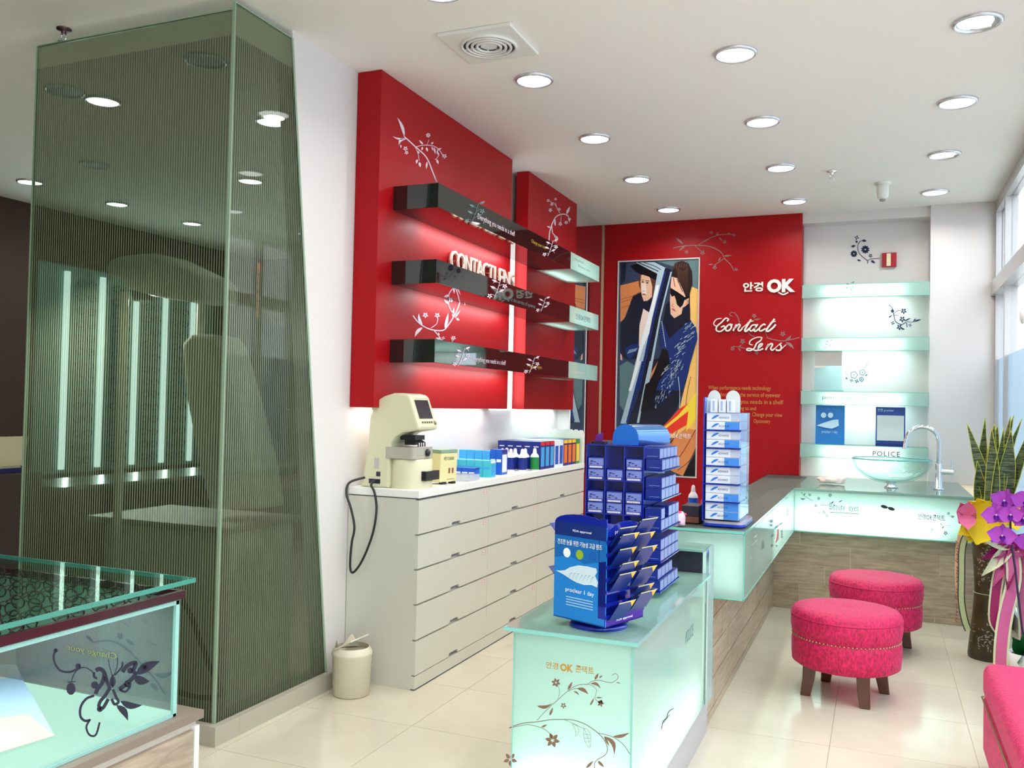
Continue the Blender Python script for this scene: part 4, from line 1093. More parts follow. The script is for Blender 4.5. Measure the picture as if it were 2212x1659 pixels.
v4 = Art(1580, 1080, 7.54, x=XA); v4.line([(330, 740), (380, 690), (420, 650)], 12).leaf(360, 620, 430, 560, 30).line([(300, 900), (330, 960)], 5); v4.build('gold_print', mat('faint_gold', s2l(170, 180, 150), 0.5), gc)

# ================================================================ low showcase with aqua glass
ZS = 0.763
sc_ = thing('low_showcase', 'low frosted aqua glass showcase with bronze vine print and lettering', 'showcase', (-0.92, 3.4, 0))
X0, X1, Y0, Y1 = -1.118, -0.711, 2.757, 4.01
mb = MB(); mb.box(X0+0.02, Y0+0.02, 0, X1-0.015, Y1+0.19, 0.175); mb.build('plinth', mat('plinth_grey', s2l(178, 176, 180), 0.4), sc_)
pane('front_pane', sc_, 'y0', [(X0, Y0, 0.175, X1, Y0+0.008, ZS-0.014)])
pane('side_pane', sc_, 'x1', [(X1-0.008, Y0+0.008, 0.175, X1, Y1, ZS-0.014)])
MB().box(X0, Y0+0.008, 0.175, X0+0.008, Y1, ZS-0.014).build('side_pane', AQUA, sc_)
MB().box(X0-0.03, Y0-0.02, ZS-0.014, X1+0.02, Y1+0.02, ZS).build('top_glass', AQUAT, sc_, bevel=0.002)
MB().box(X0+0.008, Y1-0.01, 0.175, X1-0.008, Y1, ZS-0.014).build('back_board', WHT2, sc_)
MB().box(X0+0.008, Y0+0.008, 0.175, X1-0.008, Y1-0.01, 0.18).build('inner_floor', WHT2, sc_)
mb = MB(); mb.box(X0-0.03, Y0-0.0215, ZS-0.013, X1+0.02, Y0-0.02, ZS-0.001); mb.box(X1+0.02, Y0-0.0215, ZS-0.013, X1+0.0215, Y1+0.02, ZS-0.001); mb.box(X1-0.004, Y0-0.0015, 0.175, X1+0.0015, Y0+0.004, ZS-0.014)
mb.box(X0-0.0015, Y0-0.0015, 0.175, X0+0.002, Y0+0.002, ZS-0.014); mb.box(X1, Y1-0.004, 0.175, X1+0.0015, Y1, ZS-0.014)
mb.build('glass_edge', mat('glass_edge_pale', s2l(130, 200, 190), 0.1, coat=0.5), sc_)
MB().tube([(-0.91, Y0+0.12, 0.215), (-0.91, Y1-0.15, 0.215)], 0.013, 8).build('light_tube', TUBE, sc_)
area('showcase_glow', (-0.91, Y0+0.05, 0.24), (0, -1, 0.35), 0.34, 0.08, 1.6, (0.93, 1, 0.98))
area('showcase_glow', (-0.80, 3.35, 0.24), (1, 0, 0.45), 1.1, 0.08, 2.6, (0.93, 1, 0.98))
area('showcase_glow', (-0.91, 3.4, 0.25), (0, 0, 1), 0.25, 1.0, 2.5, (0.93, 1, 0.98))
YF = Y0-0.0012
a1 = at(1179, 1444, y=YF); a2 = at(1283, 1432, y=YF)
lettering('printed_text', '안경', (at(1179, 1443, y=YF).x, YF, at(1179, 1443, y=YF).z), (1, 0, -0.01), (0, 0, 1), 0.043, 0.022, GOLDINK, sc_, offset=0.01)
lettering('printed_text', 'OK', (at(1210, 1449, y=YF).x, YF, at(1210, 1449, y=YF).z), (1, 0, -0.01), (0, 0, 1), 0.044, 0.025, GOLDINK, sc_, offset=0.04)
lettering('printed_text', '콘택트', (at(1243, 1452, y=YF).x, YF, at(1243, 1452, y=YF).z), (1, 0, -0.01), (0, 0, 1), 0.062, 0.024, GOLDINK, sc_, offset=0.01)
v = Art(1160, 1400, 6.404, y=YF)
v.line([(0, 1000), (120, 870), (260, 740), (420, 600), (520, 530), (620, 502), (700, 500), (760, 460), (860, 445), (960, 470), (1040, 475), (1110, 430), (1120, 380), (1080, 352), (1035, 380)], 7)
v.line([(700, 500), (780, 530), (825, 590), (800, 690), (850, 745)], 5).line([(290, 700), (312, 600), (285, 500)], 5).line([(430, 600), (520, 560), (600, 570)], 6)
v.leaf(560, 555, 710, 640, 52, -0.12).leaf(740, 490, 880, 560, 40, -0.2).leaf(800, 440, 850, 345, 36).leaf(860, 415, 905, 375, 22).leaf(425, 580, 490, 465, 36).leaf(505, 600, 580, 655, 24, -0.15).leaf(175, 935, 220, 820, 34).leaf(0, 800, 215, 765, 46, 0.15).leaf(735, 795, 790, 690, 26).leaf(820, 685, 905, 688, 20).leaf(1095, 470, 1160, 490, 14)
v.flower(262, 478, 66, 6).flower(365, 795, 44, 5).flower(880, 765, 52, 5, 0).dot(880, 750, 30)
v.line([(-380, 1100), (-200, 1040), (0, 1020), (200, 990), (380, 988), (520, 1000), (680, 1060), (850, 1180), (940, 1290), (975, 1400), (940, 1480), (840, 1540), (795, 1600), (805, 1700)], 10)
v.line([(380, 990), (520, 1050), (650, 1120)], 5).line([(850, 1175), (1040, 1225), (1180, 1320), (1270, 1440), (1290, 1480)], 8)
v.leaf(1050, 1225, 1280, 1170, 48, 0.08).leaf(930, 1220, 1065, 1480, 60, -0.22).leaf(930, 1220, 1000, 1360, 30).leaf(680, 1660, 780, 1560, 40).leaf(840, 1560, 930, 1650, 40)
v.line([(0, 1085), (100, 1120), (180, 1190), (212, 1265)], 7).leaf(60, 1095, 140, 1060, 28).flower(215, 1275, 105, 6, 0.2).line([(-390, 1110), (-150, 1060), (0, 1085)], 7).flower(-370, 1540, 100, 5)
for L_ in ([(650, 1110), (645, 1200), (670, 1310), (738, 1372), (740, 1200), (700, 1130), (650, 1110)], [(650, 1110), (690, 1200), (738, 1372)], [(650, 1190), (738, 1200)], [(650, 1245), (742, 1245)], [(670, 1300), (742, 1290)],
           [(485, 1045), (530, 1130), (535, 1220), (580, 1150), (555, 1080), (485, 1045)]): v.line(L_, 4)
v.build('vine_print', BROWNINK, sc_, label='bronze vine print on the front pane')
XF = X1+0.0012
v = Art(1080, 1080, 2.865, x=XF)
v.line([(1000, 1420), (1010, 1370), (1030, 1350), (1045, 1310), (1075, 1290)], 5).line([(1010, 1380), (1050, 1330)], 4)
v.build('script_print', BLACK, sc_)
lettering('printed_text', 'POLICE', (XF, at(1481, 1392, x=XF).y, at(1481, 1392, x=XF).z), (0, 1, 0), (0, 0, 1), 0.16, 0.05, mat('dim_letter', s2l(90, 120, 120), 0.5), sc_)
# glass fin and dark end board standing at the far end of the showcase
t = thing('dark_end_board', 'dark board framed by upright glass at the far end of showcase', 'partition', (-0.92, 4.1, 0.175))
MB().box(X0, Y1+0.022, 0.76, XTL+0.01, Y1+0.032, 0.862).build('board', mat('board_black', s2l(34, 36, 50), 0.5), t)
MB().box(X0, Y1-0.02, 0.862, X1-0.005, Y1+0.18, 0.872).build('glass_top', AQUAT, t)
MB().box(X1+0.002, Y1+0.022, 0.175, X1+0.010, Y1+0.15, 0.872).build('glass_fin', glass('fin_glass', (0.75, 0.88, 0.86), 0.1, veil=0.3, veilcol=(0.55, 0.72, 0.70)), t)
mb = MB(); mb.box(X1+0.0, Y1+0.018, 0.175, X1+0.012, Y1+0.024, 0.874); mb.box(X1+0.0, Y1+0.148, 0.175, X1+0.012, Y1+0.154, 0.874); mb.build('chrome_edge', CHR, t)

# ================================================================ drawer chest
CY0, CY1, CXF, CZ = 4.118, 6.93, -2.225, 1.04
CREAMW = mat('chest_white', s2l(204, 203, 190), 0.35)
ch = thing('drawer_chest', 'long white chest of drawers along the left wall', 'chest', (-2.44, 5.5, 0))
mb = MB(); mb.box(XW+0.004, CY0, 0, CXF-0.02, CY1, CZ-0.045); mb.build('carcass', CREAMW, ch)
MB().box(XW+0.004, CY0-0.004, CZ-0.04, CXF+0.004, CY1, CZ).build('top_board', WHT2, ch, bevel=0.004)
SHB = mat('dark_blue_seam', s2l(50, 52, 80), 0.6)
MB().box(XW+0.02, CY0+0.006, CZ-0.046, CXF-0.008, CY1-0.004, CZ-0.039).build('shadow_gap', SHB, ch)
cols_y = [CY0, 5.02, 5.88, CY1]
zr = [0.994, 0.809, 0.627, 0.444, 0.258, 0.073]
HND = mat('cut_out_handle', s2l(120, 120, 130), 0.6)
LBL = mat('label_red', s2l(206, 110, 100), 0.6); LBLW = mat('label_white', s2l(224, 214, 210), 0.6)
for ci in range(3):
    ya, yb_ = cols_y[ci]+0.0015, cols_y[ci+1]-0.0015
    for ri in range(5):
        z1, z0 = zr[ri]-0.005, zr[ri+1]+0.004
        ym_ = (ya+yb_)/2
        # the front with a shallow notch at its lower edge, used as a grip
        mb = MB(); mb.prism([(CXF-0.02, ya, z0), (CXF-0.02, ym_-0.06, z0), (CXF-0.02, ym_-0.05, z0+0.018), (CXF-0.02, ym_+0.05, z0+0.018), (CXF-0.02, ym_+0.06, z0), (CXF-0.02, yb_, z0), (CXF-0.02, yb_, z1), (CXF-0.02, ya, z1)], (0.02, 0, 0))
        d = mb.build('drawer', CREAMW, ch)
        MB().box(CXF-0.0195, ym_-0.058, z0+0.001, CXF-0.012, ym_+0.058, z0+0.018).build('grip', HND, d)
        if ri < 4 or ci == 1:
            m_ = MB().box(CXF, yb_-0.075, z1-0.04, CXF+0.001, yb_-0.035, z1-0.008).build('label_sticker', LBLW, d)
            mb = MB()
            for q in (z1-0.0385, z1-0.026, z1-0.0105): mb.box(CXF+0.001, yb_-0.073, q, CXF+0.0015, yb_-0.037, q+0.002)
            for q in (yb_-0.073, yb_-0.037): mb.box(CXF+0.001, q-0.001, z1-0.0385, CXF+0.0015, q+0.001, z1-0.0095)
            mb.build('label_rule', LBL, d)
MB().box(CXF-0.02, CY0, 0, CXF-0.002, CY1, zr[5]-0.001).build('kick_board', CREAMW, ch)
MB().box(CXF-0.025, CY0, 0, CXF-0.0005, CY1, 0.005).build('blue_foot_strip', SHB, ch)

# ---------------- lensmeter
LC = mat('instrument_cream', s2l(214, 212, 178), 0.4)
lm = thing('lensmeter', 'cream tabletop lensmeter with dark slanted screen on the chest', 'optical instrument', (-2.43, 4.28, CZ))
ya, yb_ = 4.165, 4.385
prof = [(-2.615, CZ), (-2.60, 1.10), (-2.575, 1.25), (-2.565, 1.42), (-2.555, 1.475), (-2.53, 1.507), (-2.48, 1.535), (-2.42, 1.552), (-2.37, 1.553), (-2.335, 1.545), (-2.318, 1.53),
        (-2.262, 1.375), (-2.262, 1.358), (-2.30, 1.350), (-2.36, 1.340), (-2.405, 1.315), (-2.43, 1.28), (-2.437, 1.24), (-2.437, CZ)]
mb = MB(); mb.prism([(x, ya, z) for x, z in prof], (0, yb_-ya, 0)); mb.build('housing', LC, lm, bevel=0.012)
mb = MB(); mb.lathe([(0.11, 0), (0.11, 0.15), (0.105, 0.158)], (-2.36, (ya+yb_)/2, CZ), 28, sx=1.05); mb.build('lower_body', LC, lm)
mb = MB(); mb.rbox(-2.47, ya-0.003, 1.20, -2.285, yb_+0.003, 1.262, 0.02); mb.build('stage', mat('stage_grey', s2l(176, 172, 158), 0.35), lm)
# screen on the slanted face
U = Vector((0, 1, 0)); sl = Vector((-2.318+2.262, 0, 1.53-1.375)).normalized(); nn = U.cross(sl)*1
nn = Vector((sl.z, 0, -sl.x))
o_ = Vector((-2.262, ya+0.035, 1.375)) + sl*0.045 + nn*0.0005
MB().obox(o_, U*0.15, sl*0.105, nn*0.002).build('screen', mat('screen_dark', s2l(48, 44, 54), 0.15), lm)
for k in range(5):
    MB().obox(Vector((-2.262, ya+0.05+k*0.026, 1.375)) + sl*0.018 + nn*0.0005, U*0.012, sl*0.01, nn*0.003).build('button', mat('button_grey', s2l(90, 84, 80), 0.4), lm)
MB().lathe([(0.012, 0), (0.012, 0.006), (0.004, 0.008)], Vector((-2.262, ya+0.195, 1.375)) + sl*0.02, 14, axis=nn).build('power_button', mat('button_ochre', s2l(150, 130, 90), 0.4), lm)
mb = MB(); mb.box(-2.40, ya+0.05, 1.30, -2.31, yb_-0.06, 1.325); mb.box(-2.39, ya+0.08, 1.272, -2.33, yb_-0.09, 1.30); mb.build('lens_holder', BLACK, lm)
mb = MB()
for k in range(4): mb.tube([(-2.33, ya+0.07+k*0.025, 1.30), (-2.30, ya+0.07+k*0.025, 1.285), (-2.30, ya+0.07+k*0.025, 1.264)], 0.004, 5)
mb.build('holder_pins', BLACK, lm)
MB().lathe([(0.018, 0), (0.022, 0.012), (0.01, 0.02)], (-2.286, ya+0.14, 1.23), 14, axis=(1, 0, 0.1)).build('knob', BLACK, lm)
MB().box(-2.262, ya+0.045, 1.085, -2.235, yb_-0.02, 1.135).build('ink_tray', mat('tray_black', (0.02, 0.02, 0.03), 0.2), lm)
mb = MB(); mb.box(-2.56, ya-0.002, 1.06, -2.49, ya, 1.085); mb.box(-2.515, ya-0.002, 1.10, -2.49, ya, 1.125); mb.build('socket', mat('socket_dark', s2l(40, 40, 60), 0.3), lm)
MB().box(-2.53, ya-0.001, 1.14, -2.50, ya, 1.20).build('rating_plate', mat('plate_grey', s2l(186, 184, 180), 0.3), lm)
tag(MB().tube(smooth_line([(-2.52, 4.166, 1.075), (-2.50, 4.09, 1.06), (-2.475, 4.085, 1.02), (-2.46, 4.085, 0.93), (-2.475, 4.075, 0.80), (-2.53, 4.07, 0.66), (-2.585, 4.07, 0.59), (-2.605, 4.07, 0.62), (-2.60, 4.07, 0.74),
      (-2.585, 4.07, 0.83), (-2.61, 4.07, 0.93), (-2.645, 4.08, 1.0), (-2.645, 4.10, 1.06), (-2.60, 4.15, 1.085), (-2.575, 4.20, 1.09)], 6), 0.0065, 8).build('power_cable', BLACK),
    'black power cord looping down the near end of the chest', 'cable')

# ---------------- sign box beside it
cb = thing('lens_cleaner_box', 'small cream upright box with Korean lettering beside the lensmeter', 'box', (-2.32, 4.62, CZ))
mb = MB(); mb.obox((-2.30, 4.50, CZ+0.012), (0.035, 0.14, 0), (-0.10, 0.025, 0), (0.004, 0, 0.165)); mb.build('case', mat('sign_cream', s2l(226, 218, 160), 0.45), cb, bevel=0.004)
mb = MB(); mb.obox((-2.296, 4.50, CZ+0.177), (0.035, 0.14, 0), (-0.10, 0.025, 0), (0, 0, 0.02)); mb.build('green_lid', mat('lid_green', s2l(130, 160, 130), 0.4), cb)
mb = MB(); mb.obox((-2.29, 4.52, CZ), (0.008, 0.025, 0), (-0.03, 0.006, 0), (0, 0, 0.014)); mb.obox((-2.27, 4.60, CZ), (0.008, 0.025, 0), (-0.03, 0.006, 0), (0, 0, 0.014)); mb.build('foot', BLACK, cb)
Uv = Vector((0.035, 0.14, 0)).normalized(); Vv = Vector((0.004, 0, 0.165)).normalized(); Ob = Vector((-2.2985, 4.50, CZ+0.012))
lettering('printed_text', '세한 CLEANER', Ob + Uv*0.025 + Vv*0.125, Uv, Vv, 0.09, 0.022, TEALI, cb)
lettering('printed_text', 'AUTOMATIC', Ob + Uv*0.055 + Vv*0.012, Uv, Vv, 0.07, 0.007, BLACK, cb)
mb = MB()
for q in (0.07, 0.10): mb.obox(Ob + Uv*q + Vv*0.05 + Vector((0.0005, -0.0005, 0)), Uv*0.012, Vv*0.03, Vector((0.001, 0, 0)))
mb.build('picture', mat('pictogram', s2l(150, 70, 60), 0.5), cb)

# ---------------- contact lens boxes and bottles on the chest
def cmat(n, *c): return mat('carton_'+n, s2l(*c), 0.35, spec=0.4)
NAVY = cmat('navy', 16, 34, 120); SKY = cmat('sky', 60, 160, 220); MID = cmat('mid_blue', 24, 86, 190); WC = cmat('white', 232, 238, 244); GRN = cmat('green', 30, 130, 60); REDC = cmat('red', 214, 44, 40); YEL = cmat('yellow', 246, 200, 50); AQ = cmat('aqua', 70, 190, 200); PUR = cmat('violet', 50, 40, 130); ORG = cmat('orange', 230, 120, 40)
def carton(name, label, group, x0, y0, z0, w, d, h, body, top=None, stripe=None, word=None, side=None):
    """a carton: printed body, white band, cap colour, little label words on front and side"""
    t = thing(name, label, 'box', (x0+w/2, y0+d/2, z0), group)
    MB().box(x0, y0, z0, x0+w, y0+d, z0+h).build('body', body, t)
    if top: MB().box(x0+(w if top in (REDC, YEL) else 0.001), y0-(0 if top in (REDC, YEL) else 0.0006)+0.004, z0+h*0.86, x0+w+0.0006, y0+d-0.004, z0+h*0.99).build('coloured_flap', top, t)
    if stripe is SKY and body is NAVY: MB().box(x0+0.012, y0-0.0006, z0+h*0.80, x0+w-0.016, y0, z0+h*0.83).build('printed_word', WC, t)
    elif stripe: MB().box(x0+0.004, y0-0.0006, z0+h*0.5, x0+w-0.004, y0, z0+h*0.62).build('printed_band', stripe, t)
    if side: MB().box(x0+w, y0+0.012, z0+h*0.1, x0+w+0.0006, y0+d-0.012, z0+h*0.8).build('side_print', side, t)
    return t
gname = 'lens solution cartons packed at the far end of the chest'
proto = {}
bx, bw, bd, bh = -2.585, 0.066, 0.095, 0.20
rowsp = [('blue_red', 5.98, NAVY, REDC, SKY), ('blue_red', 6.08, NAVY, REDC, SKY), ('blue_red', 6.18, NAVY, REDC, SKY), ('white_blue', 6.285, WC, None, MID), ('white_blue', 6.385, WC, None, MID), ('yellow_flap', 6.49, NAVY, YEL, ORG), ('yellow_flap', 6.59, NAVY, YEL, ORG), ('yellow_flap', 6.69, NAVY, YEL, ORG), ('green', 6.79, GRN, None, YEL)]
desc = {'blue_red': 'navy carton with red flap', 'white_blue': 'white carton with blue side', 'yellow_flap': 'navy carton with yellow flap', 'green': 'green solution carton'}
for ri_, (kind, y, body, flap, sd) in enumerate(rowsp):
    for i in range(5):
        x = bx + i*(bw+0.001)
        lab = '%s, %s across, %s row from the front' % (desc[kind], ORD[i], ORD[ri_])
        if kind not in proto:
            proto[kind] = carton('lens_solution_carton', lab, desc[kind]+'s', x, y, CZ, bw, bd, bh, body, flap, SKY if body is NAVY else None, side=sd)
        else: dup(proto[kind], (x+bw/2, y+bd/2, CZ), lab)
t = thing('scalloped_holder', 'white scalloped plastic holder at the far end of the chest', 'holder', (-2.43, 6.91, CZ))
pts = [(-2.62, 6.90, CZ)]
for k in range(9):
    for j in range(4):
        a = PI - PI*j/3.0; pts.append((-2.60+k*0.044+0.02*math.cos(a), 6.90, CZ+0.262+0.012*math.sin(a)-0.004*(k == 8)))
pts.append((-2.228, 6.90, CZ))
MB().prism(pts, (0, 0.012, 0)).build('scalloped_plate', WHT2, t)
MB().box(-2.24, 6.895, CZ, -2.226, 6.925, CZ+0.24).build('side_wall', WHT2, t)
# bottles
def bottle(name, label, group, x, y, z, r, h, body, cap, cat='bottle'):
    t = thing(name, label, cat, (x, y, z), group)
    MB().lathe([(r*0.92, 0), (r, 0.004), (r, h*0.62), (r*0.9, h*0.68), (r*0.45, h*0.78)], (x, y, z), 16).build('body', WHT2, t)
    MB().lathe([(r+0.0006, h*0.06), (r+0.0006, h*0.60)], (x, y, z), 16, cap=False).build('paper_label', body, t)
    MB().lathe([(r*0.45, h*0.78), (r*0.42, h*0.84), (r*0.34, h*0.96), (r*0.1, h)], (x, y, z), 12).build('cap', cap, t)
    return t
bp0 = bottle('solution_bottle', 'white capped bottle with dark blue label before the cartons', 'bottles before the cartons', -2.455, 5.76, CZ, 0.031, 0.155, NAVY, WHT2)
bp0['label'] = 'dark blue labelled bottle, leftmost of the front row before the cartons'
for x, y, l_ in ((-2.39, 5.76, 'middle of the front row'), (-2.315, 5.79, 'right of the front row next to green one'), (-2.455, 5.84, 'left of the back row'), (-2.39, 5.84, 'middle of the back row'), (-2.325, 5.87, 'right of the back row')): dup(bp0, (x, y, CZ), 'dark blue labelled bottle, ' + l_)
bottle('solution_bottle', 'white capped bottle with green label before the cartons', 'bottles before the cartons', -2.256, 5.88, CZ, 0.031, 0.160, GRN, WHT2)
# light blue cartons nearer the lensmeter
p = carton('lens_carton', 'light blue lens carton with white band in the low row', 'light blue cartons behind the clear tray', -2.60, 5.36, CZ, 0.055, 0.10, 0.155, SKY, WC, WC)
for i in range(1, 4): dup(p, (-2.60+i*0.057+0.0275, 5.41, CZ), 'light blue lens carton with white band, %s from the left' % ORD[i])
p = carton('lens_carton', 'violet blue carton with white label at the end of the light blue row', 'violet blue cartons on the chest', -2.371, 5.36, CZ, 0.040, 0.10, 0.165, MID, PUR, WC, side=WC)
dup(p, (-2.309, 5.41, CZ), 'violet blue carton nearest the front edge of the chest')
p = carton('lens_carton', 'aqua blue small carton in the middle row by the sign box', 'aqua cartons', -2.60, 5.12, CZ, 0.055, 0.08, 0.105, AQ, WC, SKY, side=SKY)
for i in range(1, 6): dup(p, (-2.60+i*0.057+0.0275, 5.16, CZ), 'aqua blue small carton in the middle row, %s from the left' % ORD[i])
p = carton('lens_carton', 'small deep blue carton in the front row behind the clear tray', 'small deep blue cartons', -2.585, 4.98, CZ, 0.045, 0.07, 0.065, MID, NAVY, WC)
for i in range(1, 6): dup(p, (-2.585+i*0.047+0.0225, 5.015, CZ), 'small deep blue carton in the front row, %s from the left' % ORD[i])
ct = thing('clear_tray', 'clear plastic sorting tray lying between sign box and cartons', 'tray', (-2.40, 4.86, CZ))
AC = glass('tray_acrylic', (0.92, 0.94, 0.95), 0.1, veil=0.25, veilcol=(0.85, 0.86, 0.88))
MB().box(-2.47, 4.76, CZ, -2.25, 4.93, CZ+0.006).build('tray_floor', AC, ct)
mb = MB()
for k in range(6): mb.box(-2.47+k*0.044-0.001, 4.76, CZ+0.006, -2.47+k*0.044+0.001, 4.93, CZ+0.035)
mb.build('divider', AC, ct)
mb = MB(); mb.box(-2.47, 4.758, CZ+0.006, -2.25, 4.760, CZ+0.036); mb.box(-2.47, 4.93, CZ+0.006, -2.25, 4.932, CZ+0.036); mb.build('tray_wall', AC, ct)
sp = MB(); spectacles(sp, (-2.40, 4.85, CZ+0.05), (0.8, -0.6, 0), (0.2, 0.3, 0.9), 0.9)
tag(sp.build('spectacles', BLACK), 'black spectacles lying on the clear tray', 'spectacles')

# ================================================================ waste bin
BINM = mat('bin_ivory', s2l(216, 208, 186), 0.45)
bn = thing('waste_bin', 'small ivory round waste bin with swing lid beside the glass booth', 'bin', (-2.515, 3.93, 0))
bc = (-2.49, 3.93, 0)
MB().lathe([(0.082, 0), (0.092, 0.006), (0.101, 0.20), (0.104, 0.205), (0.104, 0.215)], bc, 32).build('bucket', BINM, bn)
MB().lathe([(0.104, 0.215), (0.100, 0.228), (0.085, 0.245)], bc, 32, cap=False).build('lid_ring', BINM, bn)
mb = MB(); mb.obox((bc[0]-0.05, bc[1]-0.085, 0.238), (0.095, 0, 0.05), (0, 0.17, 0), (-0.003, 0, 0.006)); mb.build('swing_flap', BINM, bn)
mb = MB()
for s in (-1, 1): mb.prism([(bc[0]-0.09, bc[1]+s*0.03, 0.222), (bc[0]-0.02, bc[1]+s*0.09, 0.222), (bc[0]-0.05, bc[1]+s*0.07, 0.285)], (0.003, 0.003*s, 0))
mb.build('lid_ear', BINM, bn)

# ================================================================ blue leaflet carousel on the showcase
LBU = mat('card_bright_blue', s2l(28, 130, 214), 0.3); DBU = mat('carousel_blue', s2l(16, 34, 150), 0.2, coat=0.4); DNV = mat('leaflet_navy', s2l(20, 44, 120), 0.3)
ca = thing('leaflet_carousel', 'blue square carousel with poster face standing on the low showcase', 'display stand', (-0.91, 2.88, ZS))
q0 = Vector((-0.807, 2.765, 0)); q1 = Vector((-1.012, 2.845, 0)); q2 = Vector((-0.734, 2.969, 0)); q3 = q1+q2-q0
zt_ = at(1312, 1140, y=2.765).z; zb2 = ZS+0.028
cc = (q0+q1+q2+q3)/4
MB().lathe([(0.10, 0), (0.102, 0.006), (0.102, 0.012), (0.09, 0.016), (0.03, 0.02), (0.03, 0.028)], (cc.x, cc.y, ZS), 28).build('turntable', DBU, ca)
mb = MB(); i_ = 0.012
def cin(q, f=0.06): return q + (cc-q)*f
mb.prism([Vector((p.x, p.y, zb2)) for p in (q0, q2, q3, q1)], (0, 0, 0.004))
mb.prism([Vector((p.x, p.y, zb2+0.004)) for p in (cin(q0, .3), cin(q2, .3), cin(q3, .3), cin(q1, .3))], (0, 0, zt_-zb2-0.02)); mb.build('core', DBU, ca)
U1 = (q0-q1); L1 = U1.length; U1.normalize(); N1 = Vector((U1.y, -U1.x, 0)); Z = Vector((0, 0, 1))
U2 = (q2-q0); L2 = U2.length; U2.normalize(); N2 = Vector((U2.y, -U2.x, 0))
hh = zt_-zb2
f1 = Vector((q1.x, q1.y, zb2))
MB().obox(f1, U1*L1, -N1*0.004, Z*hh).build('poster_face', LBU, ca)
def onf(f, U, N, name, pts, m, e=0.0008):
    return MB().poly([f + U*u + Z*v + N*e for u, v in pts]).build(name, m, ca)
onf(f1, U1, N1, 'water_print', [(0, hh*0.62), (L1*0.3, hh*0.66), (L1*0.6, hh*0.60), (L1, hh*0.66), (L1, hh*0.86), (0, hh*0.86)], mat('water_blue', s2l(22, 104, 180), 0.3))
onf(f1, U1, N1, 'header_band', [(0, hh*0.86), (L1, hh*0.86), (L1, hh), (L1*0.5, hh*1.0), (0, hh)], DNV, 0.001)
arc = [f1 + U1*(L1/2+L1/2*math.cos(a)) + Z*(hh+0.03*math.sin(a)) for a in [PI*k/10 for k in range(11)]]
MB().prism(arc, -N1*0.004).build('arched_header', DBU, ca)
f2 = Vector((q0.x, q0.y, zb2))
arc = [f2 + U2*(L2/2+L2/2*math.cos(a)) + Z*(hh*0.9+0.045*math.sin(a)) for a in [PI*k/10 for k in range(11)]]
MB().prism(arc, -N2*0.004).build('arched_header', DBU, ca)
def lf(body, u, v, w, h, m=ICE, face=1, **k):
    f, U, N = (f1, U1, N1) if face == 1 else (f2, U2, N2)
    lettering('printed_text', body, f + U*u + Z*v + N*0.0018, U, Z, w, h, m, ca, **k)
WH = mat('print_white', s2l(240, 246, 250), 0.4)
lf('건조한 눈을 위한 기능성 고급 렌즈', L1*0.06, hh*0.765, L1*0.86, hh*0.055, WH, offset=0.01)
lf('FDA approval', L1*0.36, hh*0.905, L1*0.36, hh*0.03, WH, offset=0.01)
lf('proclear 1 day', L1*0.24, hh*0.275, L1*0.55, hh*0.055, WH, offset=0.008)
for k in range(4): onf(f1, U1, N1, 'printed_line', [(L1*0.25, hh*(0.145+k*0.027)), (L1*0.77, hh*(0.145+k*0.027)), (L1*0.77, hh*(0.157+k*0.027)), (L1*0.25, hh*(0.157+k*0.027))], mat('print_pale_blue', s2l(150, 200, 235), 0.4), 0.001)
for k, mm in enumerate((WH, mat('print_green', s2l(150, 180, 40), 0.4), mat('print_blue', s2l(20, 90, 180), 0.4))):
    onf(f1, U1, N1, 'round_picture', [(L1*(0.25+0.25*k)+0.016*math.cos(a), hh*0.685+0.016*math.sin(a)) for a in [2*PI*j/14 for j in range(14)]], mm, 0.0012)
dv = [(0.03, 0.48), (0.12, 0.485), (0.22, 0.50), (0.32, 0.54), (0.48, 0.575), (0.66, 0.58), (0.82, 0.575), (0.84, 0.54), (0.80, 0.50), (0.86, 0.44), (0.84, 0.385), (0.74, 0.40), (0.60, 0.385), (0.45, 0.395), (0.32, 0.42), (0.20, 0.45)]
onf(f1, U1, N1, 'glass_drop_picture', [(L1*a, hh*b) for a, b in dv], mat('print_ice', s2l(206, 228, 240), 0.35), 0.0012)
MB2 = MB()
for k in range(7):
    MB2.ribbon([f1 + U1*(L1*(0.3+0.07*k+0.02*j)) + Z*(hh*(0.42+0.045*j-0.008*j*j+0.004*(k % 3))) + N1*0.0018 for j in range(4)], Z, 0.003)
MB2.build('facet_lines', mat('print_shade', s2l(130, 176, 206), 0.35), ca)
lf('proclear 1 day', L2*0.2, hh*0.915, L2*0.6, hh*0.05, WH, 2, offset=0.008)
lf('FDA approval', L2*0.28, hh*0.03, L2*0.42, hh*0.03, WH, 2, offset=0.01)
MB().obox(f2, U2*L2, -N2*0.004, Z*hh*0.1).build('lower_panel', DBU, ca)
for k in range(7):
    z = zb2 + hh*(0.08+0.125*k)
    mb = MB(); mb.obox(Vector((q0.x, q0.y, z)), U2*L2, N2*0.004, Z*0.012); mb.obox(Vector((q0.x, q0.y, z)), U2*0.004, -N2*0.03, Z*0.08); mb.obox(Vector((q0.x, q0.y, z)) + U2*(L2/2), U2*0.003, -N2*0.03, Z*0.06)
    mb.build('pocket_rail', DBU, ca)
LFE = mat('leaflet_edge', s2l(214, 206, 160), 0.5); LFY = mat('leaflet_yellow', s2l(240, 190, 60), 0.5)
leaf0 = None; leafs = []
